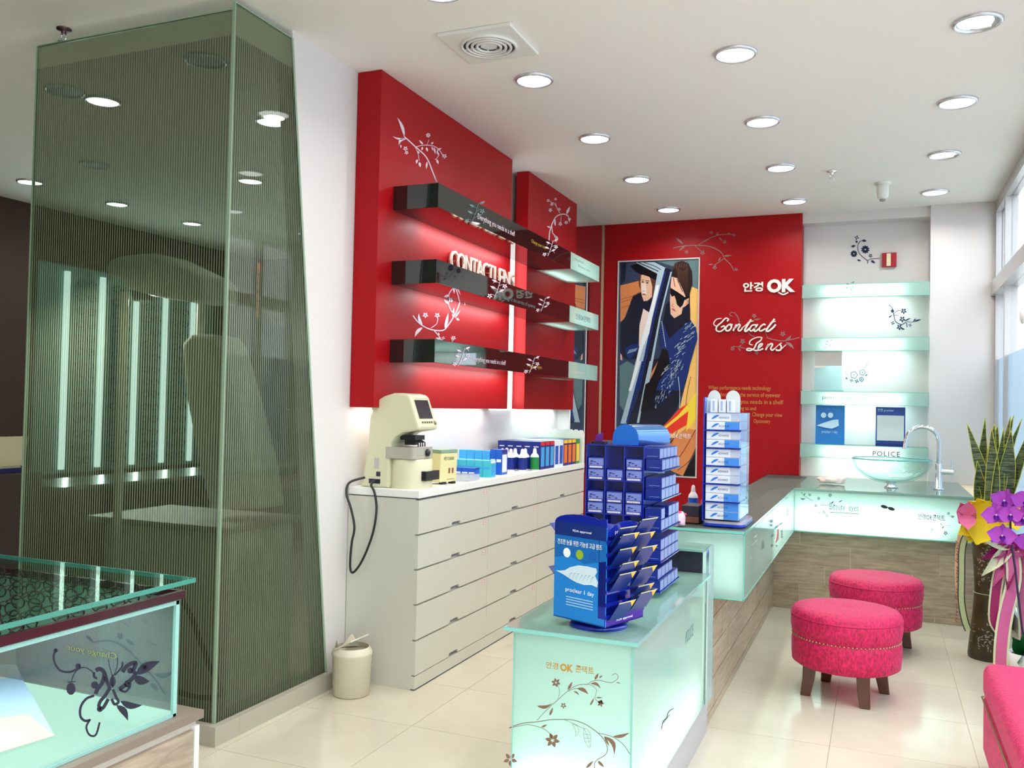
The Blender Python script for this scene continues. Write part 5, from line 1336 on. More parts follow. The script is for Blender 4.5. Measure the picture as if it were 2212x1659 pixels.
for k in range(7):
    for j in range(2):
        if k == 6 and j == 0: pass
        if (k, j) in ((1, 0), (3, 1)): continue
        for e in range(1 + ((k + j) % 2)):
            z = zb2 + hh*(0.10+0.125*k) + 0.008*e + (0, -0.012)[(k*2+j) % 3 == 0]
            b = Vector((q0.x, q0.y, z)) + U2*(0.008 + j*(L2/2)) + N2*(0.006+0.010*e)
            t = thing('leaflet', 'navy leaflet, %s pocket row from bottom, %s half%s' % (ORD[k], ('left', 'right')[j], (', front one', ', rear one')[e] if (k + j) % 2 else ''), 'leaflet', b, 'leaflets in the side rack of the carousel')
            tilt = N2*0.033 + Z*0.060 + U2*0.012
            MB().obox(b, U2*(L2/2-0.016), N2*0.0012, tilt).build('cover', DNV, t)
            MB().obox(b + tilt*0.97, U2*(L2/2-0.016), N2*0.0016, tilt*0.06).build('pale_edge', LFE, t)
            if k != 6:
                c_ = b + N2*0.0014
                MB().poly([c_ + tilt + U2*(L2/2-0.016), c_ + tilt + U2*(L2/2-0.046), c_ + tilt*0.62 + U2*(L2/2-0.016)]).build('yellow_corner', LFY, t)
N3 = -U1
for k, z in enumerate((zb2+hh*0.86, zb2+hh*0.40)):
    t = thing('leaflet', ['dark leaflet poking out of the top left rack of the carousel', 'dark leaflet poking out of the left rack at mid height'][k], 'leaflet', (q1.x, q1.y, z), 'leaflets in the left rack')
    MB().obox(Vector((q1.x, q1.y, z)) + Vector((0.0, 0.02, 0)), Vector((q3-q1))*0.5, N3*0.0014, N3*0.035 + Z*0.03).build('cover', DNV, t)

# ================================================================ blue box tower behind it
BT_ = thing('lens_box_tower', 'dark blue acrylic tower rack of lens boxes behind the leaflet carousel', 'display stand', (-0.97, 3.55, ZS))
BAC = mat('blue_acrylic', s2l(14, 40, 156), 0.1, coat=0.7)
BTX0, BTX1, BTY0, BTY1, BTZ = -1.082, -0.848, 3.40, 3.62, 1.352
MB().box(BTX0-0.01, BTY0-0.02, ZS, BTX1+0.03, BTY1+0.1, ZS+0.012).build('base_plate', BAC, BT_)
MB().box(BTX0, BTY0+0.05, ZS+0.012, BTX1, BTY1, BTZ-0.005).build('core', mat('acrylic_deep', s2l(10, 24, 112), 0.15), BT_)
mb = MB()
for k in range(4): x = BTX0 + (BTX1-BTX0)*k/3; mb.box(x-0.002, BTY0, ZS+0.012, x+0.002, BTY0+0.05, BTZ)
mb.build('upright_wall', BAC, BT_)
tz = [BTZ-0.005, 1.225, 1.095, 0.965, 0.84]
mb = MB()
for z in [BTZ-0.005, 1.208, 1.076, 0.945, 0.815]: mb.box(BTX0, BTY0, z, BTX1, BTY0+0.05, z+0.004)
mb.build('shelf_plate', BAC, BT_)
BOXB = mat('lens_box_blue', s2l(44, 62, 160), 0.3); BOXL = mat('lens_box_label', s2l(120, 132, 196), 0.4); BARC = mat('barcode_label', s2l(224, 214, 216), 0.5)
def lens_box(label, group, x, y, z, w=0.066, d=0.045, h=0.042, bodym=BOXB):
    t = thing('lens_box', label, 'box', (x, y, z), group)
    MB().box(x, y, z, x+w, y+d, z+h).build('body', bodym, t, bevel=0.001)
    MB().box(x+0.003, y-0.0006, z+h*0.30, x+w-0.003, y, z+h*0.92).build('front_label', BOXL, t)
    mb = MB()
    for k in range(9): mb.box(x+0.006+k*(w-0.012)/9, y-0.0008, z+h*0.04, x+0.006+(k+0.8)*(w-0.012)/9, y, z+h*0.22)
    mb.build('barcode', BARC, t)
    mb = MB()
    rq = random.Random(int(x*1000+z*1000))
    for k in range(7): 
        u = rq.uniform(0.005, w-0.02); v = rq.uniform(0.35, 0.8)*h; mb.box(x+u, y-0.001, z+v, x+u+rq.uniform(0.006, 0.014), y, z+v+0.003)
    mb.build('small_print', NAVY, t)
    return t
gz = [1.256, 1.212, 1.124, 1.080]
bx0 = None
for ri, z in enumerate(gz):
    for ci in range(3):
        if ri == 0 and ci == 1: continue
        x = BTX0 + 0.006 + ci*0.078
        if bx0 is None: bx0 = lens_box('blue lens box with barcode facing out of the dark tower', 'lens boxes in the front cells of the blue tower', x, BTY0+0.003, z)
        else: dup(bx0, (x, BTY0+0.003, z))
for o_ in [o for o in bpy.data.objects if o.get('group') == 'lens boxes in the front cells of the blue tower']:
    ri = min(range(4), key=lambda q: abs(gz[q]-o_.location.z)); ci = round((o_.location.x-BTX0-0.006)/0.078)
    o_['label'] = 'lens box with barcode in the dark tower, %s column, %s from the top' % (('left', 'middle', 'right')[ci], ORD[ri])
# side tiers
BAN = mat('lens_box_end', s2l(130, 146, 192), 0.35); BOXD = mat('lens_box_deep', s2l(22, 40, 128), 0.3)
sp_ = thing('lens_box', 'thin blue lens box, first tier from top, lower layer, nearest', 'box', (BTX1+0.006, BTY0+0.01, 1.26), 'lens boxes on the right side tiers of the tower')
MB().box(BTX1+0.006, BTY0+0.01, 1.26, BTX1+0.070, BTY0+0.072, 1.302).build('body', BOXD, sp_, bevel=0.001)
MB().box(BTX1+0.070, BTY0+0.013, 1.263, BTX1+0.0708, BTY0+0.069, 1.299).build('end_label', BAN, sp_)
MB().box(BTX1+0.02, BTY0+0.0094, 1.27, BTX1+0.062, BTY0+0.010, 1.2715).build('printed_line', BAN, sp_)
first = True
for tq, (z, lv) in enumerate(((1.258, 2), (1.144, 2), (1.024, 2), (0.905, 2), (0.790, 2))):
    MB().box(BTX1, BTY0+0.002, z-0.005, BTX1+0.074, BTY0+0.36, z-0.001).build('side_shelf', BAC, BT_)
    for l in range(lv):
        for j in range(5):
            if l == 1 and (j*3+int(z*100)) % 7 == 0: continue
            if first: sp_.location = (BTX1+0.006, BTY0+0.01, z); first = False; continue
            dup(sp_, (BTX1+0.006-(0.010 if l and int(z*100) % 2 else 0), BTY0+0.01+j*0.065, z+l*0.0435), 'thin blue lens box, %s tier from top, %s layer, %s from front' % (ORD[tq], ('lower', 'upper')[l], ORD[j]))
mb = MB()
mb.box(BTX1-0.004, BTY0+0.01, ZS+0.012, BTX1+0.001, BTY0+0.36, BTZ); mb.build('side_panel', BAC, BT_)
# arched drum on top
xa, xb_ = at(1328, 950, y=3.45).x, at(1383, 950, y=3.45).x
r = (xb_-xa)/2; zc = BTZ + 0.03
pts = [(xa, 3.42, BTZ)] + [((xa+xb_)/2 - r*math.cos(PI*k/12), 3.42, zc + r*math.sin(PI*k/12)) for k in range(13)] + [(xb_, 3.42, BTZ)]
MB().prism(pts, (0, 0.004, 0)).build('arched_header', mat('header_blue', s2l(14, 96, 186), 0.2), BT_)
HG = mat('glossy_blue_drum', s2l(90, 130, 190), 0.12, metal=0.7)
MB().prism([(p_[0]*1+0.0, 3.424, p_[2]) for p_ in pts], (0.09, 0.16, 0.0), smooth=True).build('arched_drum', HG, BT_)

pc_ = at(1285, 955, y=3.46); 
tag(MB().prism([(pc_.x, 3.46, BTZ), (pc_.x+0.032, 3.46, BTZ), (pc_.x+0.034, 3.46, BTZ+0.045), (pc_.x+0.004, 3.46, BTZ+0.034)], (0, 0.002, 0)).build('price_card', mat('card_purple', s2l(96, 20, 130), 0.4)), 'small purple card standing on top of the blue box tower, left', 'card')
tag(MB().rbox(BTX0+0.004, 3.43, BTZ, BTX0+0.075, 3.60, BTZ+0.010, 0.01).build('small_tray', mat('tray_dark', s2l(30, 20, 50), 0.3)), 'thin dark tray lying on the blue box tower beside the drum', 'tray')
# ================================================================ white box tower on the counter
tw = thing('white_box_tower', 'clear acrylic tower of white and blue lens boxes on the glass counter', 'display stand', (-0.71, 4.6, ZTOP))
CBL = glass('acrylic_blue_edge', (0.80, 0.88, 0.98), 0.1, veil=0.12, veilcol=(0.5, 0.6, 0.9))
EDG = mat('cobalt_edge', s2l(30, 60, 190), 0.15, coat=0.6)
wx0, wx1, wy0, wy1 = -0.800, -0.632, 4.47, 4.76
MB().rbox(wx0-0.012, wy0-0.03, ZTOP, wx1+0.03, wy1+0.04, ZTOP+0.012, 0.05, seg=5).build('base', EDG, tw)
MB().rbox(wx0-0.008, wy0-0.026, ZTOP+0.012, wx1+0.026, wy1+0.035, ZTOP+0.022, 0.045, seg=5).build('base_cap', mat('smoky_cap', s2l(176, 168, 176), 0.1), tw)
MB().box(wx0-0.012, wy0-0.01, ZTOP+0.02, wx0-0.006, wy1, 1.56).build('side_wall', EDG, tw)
WB = mat('white_lens_box', s2l(222, 228, 238), 0.3); WBB = mat('blue_print', s2l(70, 140, 222), 0.3); WBS = mat('swoosh_blue', s2l(50, 120, 210), 0.3)
zq = ZTOP+0.03
GW = 'white and blue lens boxes in the clear tower'
protoW = {}
def white_box(kind, x, y, z):
    if kind in protoW: return dup(protoW[kind], (x, y, z))
    lab = 'white lens box with %s in the clear tower' % ('a bright blue half' if kind else 'grey lettering')
    t = thing('lens_box', lab, 'box', (x, y, z), GW + (' with a blue half' if kind else ' with grey lettering'))
    MB().box(x, y, z, x+0.162, y+0.064, z+0.040).build('body', WB, t, bevel=0.001)
    if kind: MB().box(x+0.09, y-0.0006, z+0.001, x+0.1615, y, z+0.039).build('blue_half', WBB, t)
    else: MB().box(x+0.12, y-0.0006, z+0.001, x+0.1615, y, z+0.039).build('grey_half', mat('pale_grey_print', s2l(186, 196, 214), 0.3), t)
    mb = MB(); mb.ribbon([(x+0.025+0.012*k, y-0.001, z+0.012+0.009*k-0.001*k*k) for k in range(4)], (0, 0, 1), [0.004, 0.012, 0.011, 0.003]); mb.build('swoosh', WBS, t)
    lettering('printed_text', 'ACUVUE' if kind else 'ADVANCE', (x+0.06, y-0.0014, z+0.014), (1, 0, 0), (0, 0, 1), 0.05, 0.010, mat('print_navy', s2l(50, 70, 120), 0.4), t)
    protoW[kind] = t
    return t
lvl_ = 0
seq = [1, 1, None, 1, 0, None, 0, 0, None, 1, 0, None, 1, 0, None, 1, 0]
for s_ in seq:
    if s_ is None:
        MB().box(wx0-0.008, wy0-0.012, zq+0.001, wx1+0.006, wy1+0.005, zq+0.004).build('shelf_plate', EDG, tw); zq += 0.006; continue
    for j in range(4): white_box(s_, wx0+0.002, wy0+j*0.068, zq)['label'] = '%s lens box, %s level from bottom, %s from front' % (('grey lettered white', 'blue ended white')[s_], ORD[lvl_], ORD[j])
    lvl_ += 1
    zq += 0.0415
ztw = zq
MB().box(wx0-0.008, wy0-0.012, ztw, wx1+0.006, wy1+0.005, ztw+0.003).build('shelf_plate', CBL, tw)
MB().box(wx1+0.004, wy0-0.012, ZTOP+0.022, wx1+0.0055, wy1, ztw).build('clear_side', CBL, tw)
sb = thing('lens_box', 'small upright white lens box on top of the clear tower', 'box', (wx0+0.02, wy0, ztw+0.003), 'small upright boxes on top of the clear tower')
MB().box(wx0+0.02, wy0, ztw+0.003, wx0+0.055, wy0+0.05, ztw+0.068).build('body', WB, sb, bevel=0.001)
MB().box(wx0+0.03, wy0-0.0006, ztw+0.01, wx0+0.04, wy0, ztw+0.06).build('printed_band', mat('pale_blue_band', s2l(160, 180, 220), 0.3), sb)
for k in (1, 2): dup(sb, (wx0+0.02+k*0.040, wy0, ztw+0.003), 'small upright white lens box on the clear tower, %s from left' % ORD[k])
ACW = glass('arch_acrylic', (0.85, 0.95, 0.93), 0.2, veil=0.55, veilcol=(0.85, 0.9, 0.9))
for k, (u0, u1) in enumerate(((1529, 1557), (1568, 1599))):
    xa, xb_ = at(u0, 870, y=wy0+0.055).x, at(u1, 870, y=wy0+0.055).x; r = (xb_-xa)/2
    pts = [(xa, wy0+0.055, ztw+0.003), (xb_, wy0+0.055, ztw+0.003)] + [((xa+xb_)/2 + r*math.cos(PI*j/12), wy0+0.055, ztw+0.07+0.045*math.sin(PI*j/12)) for j in range(13)]
    MB().prism(pts, (0, 0.004, 0)).build('arched_back', ACW, tw)
# things beside the white tower
db = thing('dark_box', 'open black and brown box on the counter left of the clear tower', 'box', (-0.87, 4.62, ZTOP))
mb = MB(); mb.box(-0.925, 4.50, ZTOP, -0.835, 4.66, ZTOP+0.03); mb.build('base', mat('box_brown', s2l(110, 64, 40), 0.5), db, bevel=0.002)
mb = MB(); mb.box(-0.923, 4.502, ZTOP+0.03, -0.837, 4.658, ZTOP+0.085); mb.build('lid', mat('box_black', s2l(36, 32, 44), 0.4), db, bevel=0.002)
bottle('solution_bottle', 'small white bottle with blue label behind the dark box', 'bottles behind the dark box', -0.915, 4.76, ZTOP, 0.026, 0.17, MID, WHT2)
bottle('pump_bottle', 'tall white pump bottle with dark blue label behind the clear tower', 'bottles behind the dark box', -0.855, 4.90, ZTOP, 0.033, 0.27, NAVY, WHT2)
t = thing('red_spray_cap', 'short red bottle beside the dark box on counter', 'bottle', (-0.845, 4.72, ZTOP))
MB().lathe([(0.022, 0), (0.024, 0.01), (0.024, 0.09), (0.012, 0.105)], (-0.845, 4.72, ZTOP), 14).build('body', mat('bottle_red', s2l(210, 30, 40), 0.3), t)
MB().lathe([(0.013, 0.105), (0.011, 0.13), (0.004, 0.132)], (-0.845, 4.72, ZTOP), 12).build('cap', mat('cap_red', s2l(180, 20, 30), 0.3), t)
t = thing('pink_tissue_pack', 'crumpled pink and white tissue pack near the counter edge', 'tissue pack', (-0.915, 4.36, ZTOP))
def blob(name, c, r, sc, m, parent, amp=0.25, seed=1, seg=18, rings=10):
    mb = MB(); mb.sphere((0, 0, 0), r, seg, rings, sc=sc); rd = random.Random(seed)
    import mathutils.noise as no
    for i, v in enumerate(mb.v):
        n = 1 + amp*no.noise(Vector(v)*(2.2/r) + Vector((seed*3.1, 0, 0)))
        mb.v[i] = (c[0]+v[0]*n, c[1]+v[1]*n, c[2]+max(v[2]*n, -sc[2]*r*0.55))
    return mb.build(name, m, parent)
blob('pack', (-0.905, 4.37, ZTOP+0.022), 0.04, (0.7, 1.2, 1.0), mat('tissue_pink', s2l(230, 190, 205), 0.6), t, 0.5, 2)
MB().tube([(-0.93, 4.33, ZTOP+0.045), (-0.91, 4.37, ZTOP+0.066), (-0.885, 4.42, ZTOP+0.05)], 0.006, 6).build('pink_strip', mat('strip_pink', s2l(240, 70, 120), 0.5), t)

# ================================================================ glass basin and tap
t = thing('glass_basin', 'clear glass bowl basin on a chrome foot on the aqua counter', 'basin', (0.09, 7.5, ZTOP))
BG = glass('basin_glass', (0.90, 0.975, 0.96), 0.2)
pr = []
R = 0.29; hb = 0.19
for k in range(13):
    a = PI/2*k/12; pr.append((max(R*math.sin(a), 0.001), 0.03+hb*(1-math.cos(a))))
for k in range(12, -1, -1):
    a = PI/2*k/12; pr.append((max((R-0.012)*math.sin(a), 0.001), 0.042+(hb-0.012)*(1-math.cos(a))+(0.0 if k < 12 else 0.0)))
MB().lathe(pr, (0.09, 7.5, ZTOP), 40, cap=False).build('bowl', BG, t)
MB().tube([(0.09+(R-0.006)*math.cos(2*PI*k/40), 7.5+(R-0.006)*math.sin(2*PI*k/40), ZTOP+0.03+hb) for k in range(40)], 0.0045, 6, closed=True).build('rim', mat('rim_teal', s2l(90, 190, 180), 0.1, coat=0.5), t)
MB().lathe([(0.05, 0), (0.052, 0.006), (0.035, 0.012), (0.028, 0.03), (0.035, 0.04), (0.035, 0.046)], (0.09, 7.5, ZTOP), 20).build('chrome_foot', CHR, t)
t = thing('tap', 'tall chrome gooseneck tap with side lever beside the glass basin', 'tap', (0.425, 7.55, ZTOP))
fx, fy = 0.425, 7.55
MB().lathe([(0.04, 0), (0.04, 0.006), (0.026, 0.012), (0.025, 0.19), (0.017, 0.195)], (fx, fy, ZTOP), 20).build('body', CHR, t)
g = [(fx, fy, ZTOP+0.19), (fx, fy, ZTOP+0.36)]
gr = 0.115
for k in range(1, 12): a = PI*k/12; g.append((fx-gr+gr*math.cos(a), fy-0.02*k/12, ZTOP+0.36+gr*math.sin(a)))
g += [(fx-2*gr-0.004, fy-0.02, ZTOP+0.355), (fx-2*gr-0.012, fy-0.02, ZTOP+0.30)]
MB().tube(g, 0.0165, 12).build('gooseneck_spout', CHR, t)
MB().tube([(fx-0.02, fy, ZTOP+0.135), (fx+0.10, fy-0.01, ZTOP+0.135)], 0.021, 12).build('valve', CHR, t)
MB().tube([(fx+0.085, fy-0.01, ZTOP+0.15), (fx+0.088, fy-0.01, ZTOP+0.23)], [0.007, 0.005], 8).build('lever', CHR, t)
MB().tube([(fx-0.03, fy, ZTOP+0.215), (fx, fy, ZTOP+0.218)], 0.004, 6).build('side_pin', CHR, t)
t = thing('folded_cloth', 'crumpled pale pink cloth on the counter left of the basin', 'cloth', (-0.36, 7.55, ZTOP))
blob('cloth', (-0.345, 7.55, ZTOP+0.030), 0.055, (1.75, 1.0, 0.75), mat('cloth_pink', s2l(248, 226, 216), 0.8), t, 0.5, 5, 28, 16)

# ================================================================ velvet stools and bench
def velvet():
    m = noisy('crushed_velvet', s2l(128, 0, 36), s2l(236, 20, 100), 95, 0.6, stretch=(1, 1, 0.5), bump=0.5, sheen=0.35, detail=8, lo=0.25, hi=0.72, dist=0.4)
    p = m.node_tree.nodes['Principled BSDF']; p.inputs['Sheen Tint'].default_value = (*s2l(255, 120, 180), 1)
    return m
VEL = velvet()
LEGM = mat('dark_stained_leg', s2l(84, 42, 24), 0.25, coat=0.5)
NAIL = mat('brass_nail', s2l(170, 150, 100), 0.3, 0.9)
def stool(cx, cy, label):
    t = thing('velvet_stool', label, 'stool', (cx, cy, 0), 'round velvet stools')
    R = 0.277
    z0, zn, zt2 = 0.160, 0.310, 0.462
    prof = [(R*0.92, z0), (R*0.985, z0+0.012), (R*1.0, z0+0.06), (R*1.0, zn-0.03), (R*0.985, zn-0.004), (R*0.975, zn)]
    MB().lathe(prof, (cx, cy, 0), 48).build('lower_body', VEL, t)
    prof = [(R*0.975, zn), (R*0.99, zn+0.006), (R*1.015, zn+0.05), (R*1.015, zt2-0.06), (R*0.995, zt2-0.028), (R*0.95, zt2-0.010), (R*0.75, zt2-0.002), (R*0.4, zt2), (R*0.05, zt2-0.006), (0.0001, zt2-0.008)]
    MB().lathe(prof, (cx, cy, 0), 48, cap=False).build('seat', VEL, t)
    mb = MB(); mb.tube([(cx+R*1.012*math.cos(2*PI*k/48), cy+R*1.012*math.sin(2*PI*k/48), zt2-0.046) for k in range(48)], 0.0035, 5, closed=True); mb.build('piping', mat('piping_pink', s2l(190, 10, 80), 0.6), t)
    mb = MB()
    for k in range(84):
        a = 2*PI*k/84; mb.lathe([(0.0055, 0), (0.004, 0.003), (0.0005, 0.0045)], (cx+R*0.983*math.cos(a), cy+R*0.983*math.sin(a), zn), 6, axis=(math.cos(a), math.sin(a), 0), cap=False)
    mb.build('nail_trim', NAIL, t)
    for ang in (209, 297, 29, 119):
        dx, dy = math.cos(math.radians(ang)), math.sin(math.radians(ang))
        top = Vector((cx+dx*0.198, cy+dy*0.198, 0.17)); bot = Vector((cx+dx*0.222, cy+dy*0.222, 0))
        mid = (top*0.5+bot*0.5) - Vector((dx, dy, 0))*0.005
        mb = MB(); vs = []
        for p, w in ((top, 0.034), (mid, 0.031), (bot, 0.026)):
            for sx, sy in ((-1, -1), (1, -1), (1, 1), (-1, 1)): vs.append((p.x+sx*w, p.y+sy*w, p.z))
        mb.add(vs, [(0, 1, 5, 4), (1, 2, 6, 5), (2, 3, 7, 6), (3, 0, 4, 7), (4, 5, 9, 8), (5, 6, 10, 9), (6, 7, 11, 10), (7, 4, 8, 11), (3, 2, 1, 0), (8, 9, 10, 11)])
        mb.build('leg', LEGM, t, bevel=0.006)
    return t
stool(-0.153, 5.09, 'nearer round pink velvet stool with nailhead trim and four legs')
stool(-0.012, 6.16, 'farther round pink velvet stool partly hidden by the nearer one')
bnch = thing('velvet_bench', 'pink velvet bench cropped at the lower right corner of the photo', 'bench', (0.62, 3.9, 0))
def cushion(x0, y0, z0, x1, y1, z1, r, name, parent):
    bm = bmesh.new(); bmesh.ops.create_cube(bm, size=1)
    for v in bm.verts: v.co = Vector(((x0+x1)/2+v.co.x*(x1-x0), (y0+y1)/2+v.co.y*(y1-y0), (z0+z1)/2+v.co.z*(z1-z0))) - parent.location
    bmesh.ops.bevel(bm, geom=bm.edges[:], offset=r, segments=5, affect='EDGES', profile=0.5)
    for f_ in bm.faces: f_.smooth = True
    me = bpy.data.meshes.new(name); bm.to_mesh(me); bm.free(); me.materials.append(VEL)
    o = bpy.data.objects.new(name, me); COL.objects.link(o); o.parent = parent; return o
cushion(0.420, 3.02, 0.29, 0.86, 4.33, 0.445, 0.045, 'seat', bnch)
cushion(0.424, 3.02, 0.06, 0.86, 4.33, 0.30, 0.02, 'lower_body', bnch)
MB().tube([(0.418, 3.05, 0.295), (0.418, 4.31, 0.295), (0.44, 4.335, 0.295), (0.84, 4.335, 0.295)], 0.004, 6).build('piping', NAIL, bnch)
for x, y in ((0.48, 3.08), (0.48, 4.27), (0.80, 3.08), (0.80, 4.27)):
    MB().lathe([(0.022, 0), (0.03, 0.07)], (x, y, 0), 10).build('leg', LEGM, bnch)

# ================================================================ planter with snake plant, ribbons and silk flowers
vx, vy = 0.640, 6.24
LACQ = noisy('lacquer_vase', s2l(40, 34, 20), s2l(78, 66, 34), 9, 0.35, detail=6)
pl = thing('snake_plant', 'snake plant in a tall waisted dark vase by the shop window', 'potted plant', (vx, vy, 0))
vp = [(0.115, 0.0), (0.118, 0.02), (0.108, 0.12), (0.092, 0.28), (0.083, 0.42), (0.090, 0.58), (0.104, 0.74), (0.110, 0.80), (0.100, 0.80), (0.094, 0.76)]
MB().lathe(vp, (vx, vy, 0), 32).build('vase', LACQ, pl)
PAT = mat('vase_pattern', s2l(160, 160, 140), 0.4)
mb = MB(); rd = random.Random(4)
def vr(z):
    for (r0, z0), (r1, z1) in zip(vp, vp[1:]):
        if z0 <= z <= z1: return r0+(r1-r0)*(z-z0)/(z1-z0)
    return 0.1
for cz, n in ((0.13, 60), (0.55, 50), (0.68, 26)):
    for k in range(n):
        a = -PI/2 - 0.2 + rd.gauss(0, 0.45); z = cz + rd.gauss(0, 0.045); r = vr(max(0.01, min(0.78, z)))+0.0012
        s = rd.uniform(0.004, 0.008); e = Vector((-math.sin(a), math.cos(a), 0)); c_ = Vector((vx+r*math.cos(a), vy+r*math.sin(a), z))
        q = rd.uniform(0, PI); d1 = e*math.cos(q)+Vector((0, 0, 1))*math.sin(q); d2 = -e*math.sin(q)+Vector((0, 0, 1))*math.cos(q)
        mb.poly([c_-d1*s*1.6, c_-d2*s*0.5, c_+d1*s*1.6, c_+d2*s*0.5])
pt = mb.build('inlay_pattern', PAT, pl); pt['kind'] = 'stuff'
MB().tube([(vx+(0.0855)*math.cos(2*PI*k/32), vy+0.0855*math.sin(2*PI*k/32), 0.40) for k in range(32)], 0.003, 5, closed=True).build('band', PAT, pl)
MB().lathe([(0.0001, 0.765), (0.095, 0.765)], (vx, vy, 0), 20, cap=False).build('soil', mat('soil', s2l(60, 50, 40), 0.9), pl)
def snake_mat():
    m = bpy.data.materials.new('snake_leaf'); m.use_nodes = True; nt = m.node_tree; N = nt.nodes; L = nt.links; p = N['Principled BSDF']
    p.inputs['Roughness'].default_value = 0.35
    tc = N.new('ShaderNodeTexCoord'); mp = N.new('ShaderNodeMapping'); mp.inputs['Scale'].default_value = (3, 3, 30)
    nz = N.new('ShaderNodeTexNoise'); nz.inputs['Scale'].default_value = 4; nz.inputs['Detail'].default_value = 3; nz.inputs['Distortion'].default_value = 1
    cr = N.new('ShaderNodeValToRGB'); cr.color_ramp.elements[0].position = 0.42; cr.color_ramp.elements[0].color = (*s2l(44, 58, 36), 1)
    cr.color_ramp.elements[1].position = 0.58; cr.color_ramp.elements[1].color = (*s2l(112, 126, 84), 1)
    L.new(tc.outputs['Object'], mp.inputs[0]); L.new(mp.outputs[0], nz.inputs['Vector']); L.new(nz.outputs['Fac'], cr.inputs[0]); L.new(cr.outputs[0], p.inputs['Base Color'])
    return m
SNK = snake_mat(); SNE = mat('leaf_yellow_edge', s2l(206, 206, 70), 0.4)
def blade(base, tip, w, tw, bend, parent):
    n = 12; B = Vector(base); T = Vector(tip); d = T-B; vs = []; es = []
    bv = Vector(bend)
    for i in range(n+1):
        t_ = i/n; c_ = B + d*t_ + bv*math.sin(PI*t_)
        ww = w*(0.62+0.38*math.sin(PI*min(t_*1.25, 1)))*(1 if t_ < 0.72 else max(0.0, (1-t_)/0.28)**0.75) + 0.0008
        a = tw[0] + (tw[1]-tw[0])*t_; sd = Vector((math.cos(a), math.sin(a), 0)); nn_ = Vector((-math.sin(a), math.cos(a), 0))
        vs += [c_ - sd*ww/2 - nn_*ww*0.10, c_ + nn_*ww*0.06, c_ + sd*ww/2 - nn_*ww*0.10]
    mb = MB(); mb.add(vs, [f_ for i in range(n) for f_ in ((3*i, 3*i+1, 3*i+4, 3*i+3), (3*i+1, 3*i+2, 3*i+5, 3*i+4))], 0, True)
    for k_ in (0, 2):
        mb.tube([vs[3*i+k_] for i in range(n+1)], 0.0024, 4, mi=1)
    mb.build('leaf', [SNK, SNE], parent)
tips = [(2089, 915, -0.12, 0.055), (2128, 903, -0.05, 0.06), (2142, 926, -0.03, 0.06), (2148, 915, -0.04, 0.06), (2155, 918, 0.02, 0.06), (2168, 925, -0.02, 0.065), (2183, 900, 0.05, 0.06), (2190, 897, 0.07, 0.05), (2184, 930, 0.03, 0.075), (2207, 905, 0.10, 0.06), (2235, 900, 0.14, 0.06), (2111, 995, -0.07, 0.07), (2172, 960, 0.0, 0.08), (2150, 935, 0.01, 0.06)]
for k, (px, py, dx, w) in enumerate(tips):
    yy = vy + 0.05*math.sin(k*2.1)
    tp = at(px, py, y=yy)
    a0 = 0.5*math.sin(k*1.7); sxx = 0.045*math.cos(k*2.4)
    blade((vx-0.01+sxx, vy+0.045*math.sin(k*2.4), 0.765), (tp.x, yy, tp.z), w*1.35, (a0, a0+0.7*math.sin(k*3.0)), (-0.012*(1 if k % 2 else -1), 0, 0), pl)
# wrapping and bow
def petal_sheet(name, c, ax, ay, az, m, parent, cup=0.3, n=5, wave=0.0, seed=0):
    """a cupped petal: from c along ax (length), half-width ay, normal az"""
    rd = random.Random(seed); c = Vector(c); ax = Vector(ax); ay = Vector(ay); az = Vector(az); vs = []; K = 6
    for i in range(K+1):
        u = i/K; hw = math.sin(PI*(0.08+0.84*u)**0.75)
        for j in range(n):
            v_ = -1+2*j/(n-1)
            vs.append(c + ax*(u*(1-0.12*v_*v_)) + ay*v_*hw + az*(cup*(v_*v_)*0.5 + cup*(u*u)*0.6 + wave*math.sin(u*9+v_*5+seed)))
    mb = MB(); mb.add(vs, [(i*n+j, i*n+j+1, (i+1)*n+j+1, (i+1)*n+j) for i in range(K) for j in range(n-1)], 0, True)
    return mb
YW_ = mat('wrap_yellow', s2l(255, 226, 20), 0.6, sheen=0.3); PKP = mat('petal_pink', s2l(244, 130, 170), 0.6); PURP = mat('orchid_purple', s2l(206, 84, 214), 0.5); PURD = mat('orchid_violet', s2l(120, 30, 170), 0.5)
fb = thing('silk_bouquet', 'yellow wrapping and pink silk bloom tied round the dark vase', 'bouquet', (vx-0.02, vy-0.13, 0.80))
yq = vy-0.14
def fan(cpx, cpy, y, specs, m, name, parent, depth=-0.02):
    c_ = at(cpx, cpy, y=y)
    for k, (ex, ey, hw) in enumerate(specs):
        e_ = at(ex, ey, y=y-0.03*(k % 3)); ax = e_-c_; pn = ax.cross(Vector((0, 1, 0))).normalized()
        petal_sheet(name, c_, ax*1.12, pn*hw*1.6, Vector((0, -0.035, 0)), m, parent, 1.0, 5, 0.12, k).build(name, m, parent)
fan(2125, 1120, yq, [(2095, 1085, 0.05), (2112, 1080, 0.06), (2135, 1085, 0.06), (2128, 1170, 0.05), (2095, 1165, 0.06), (2075, 1150, 0.05), (2155, 1135, 0.05), (2175, 1125, 0.05), (2110, 1170, 0.06), (2150, 1100, 0.05)], YW_, 'wrapping', fb)
fan(2088, 1112, yq-0.05, [(2068, 1108, 0.03), (2075, 1088, 0.03), (2092, 1085, 0.03), (2104, 1100, 0.03), (2072, 1128, 0.03), (2090, 1140, 0.03), (2106, 1120, 0.03)], PKP, 'pink_petal', fb)
fan(2185, 1105, yq+0.02, [(2205, 1085, 0.05), (2212, 1120, 0.05), (2195, 1140, 0.05), (2180, 1080, 0.04)], YW_, 'wrapping', fb)
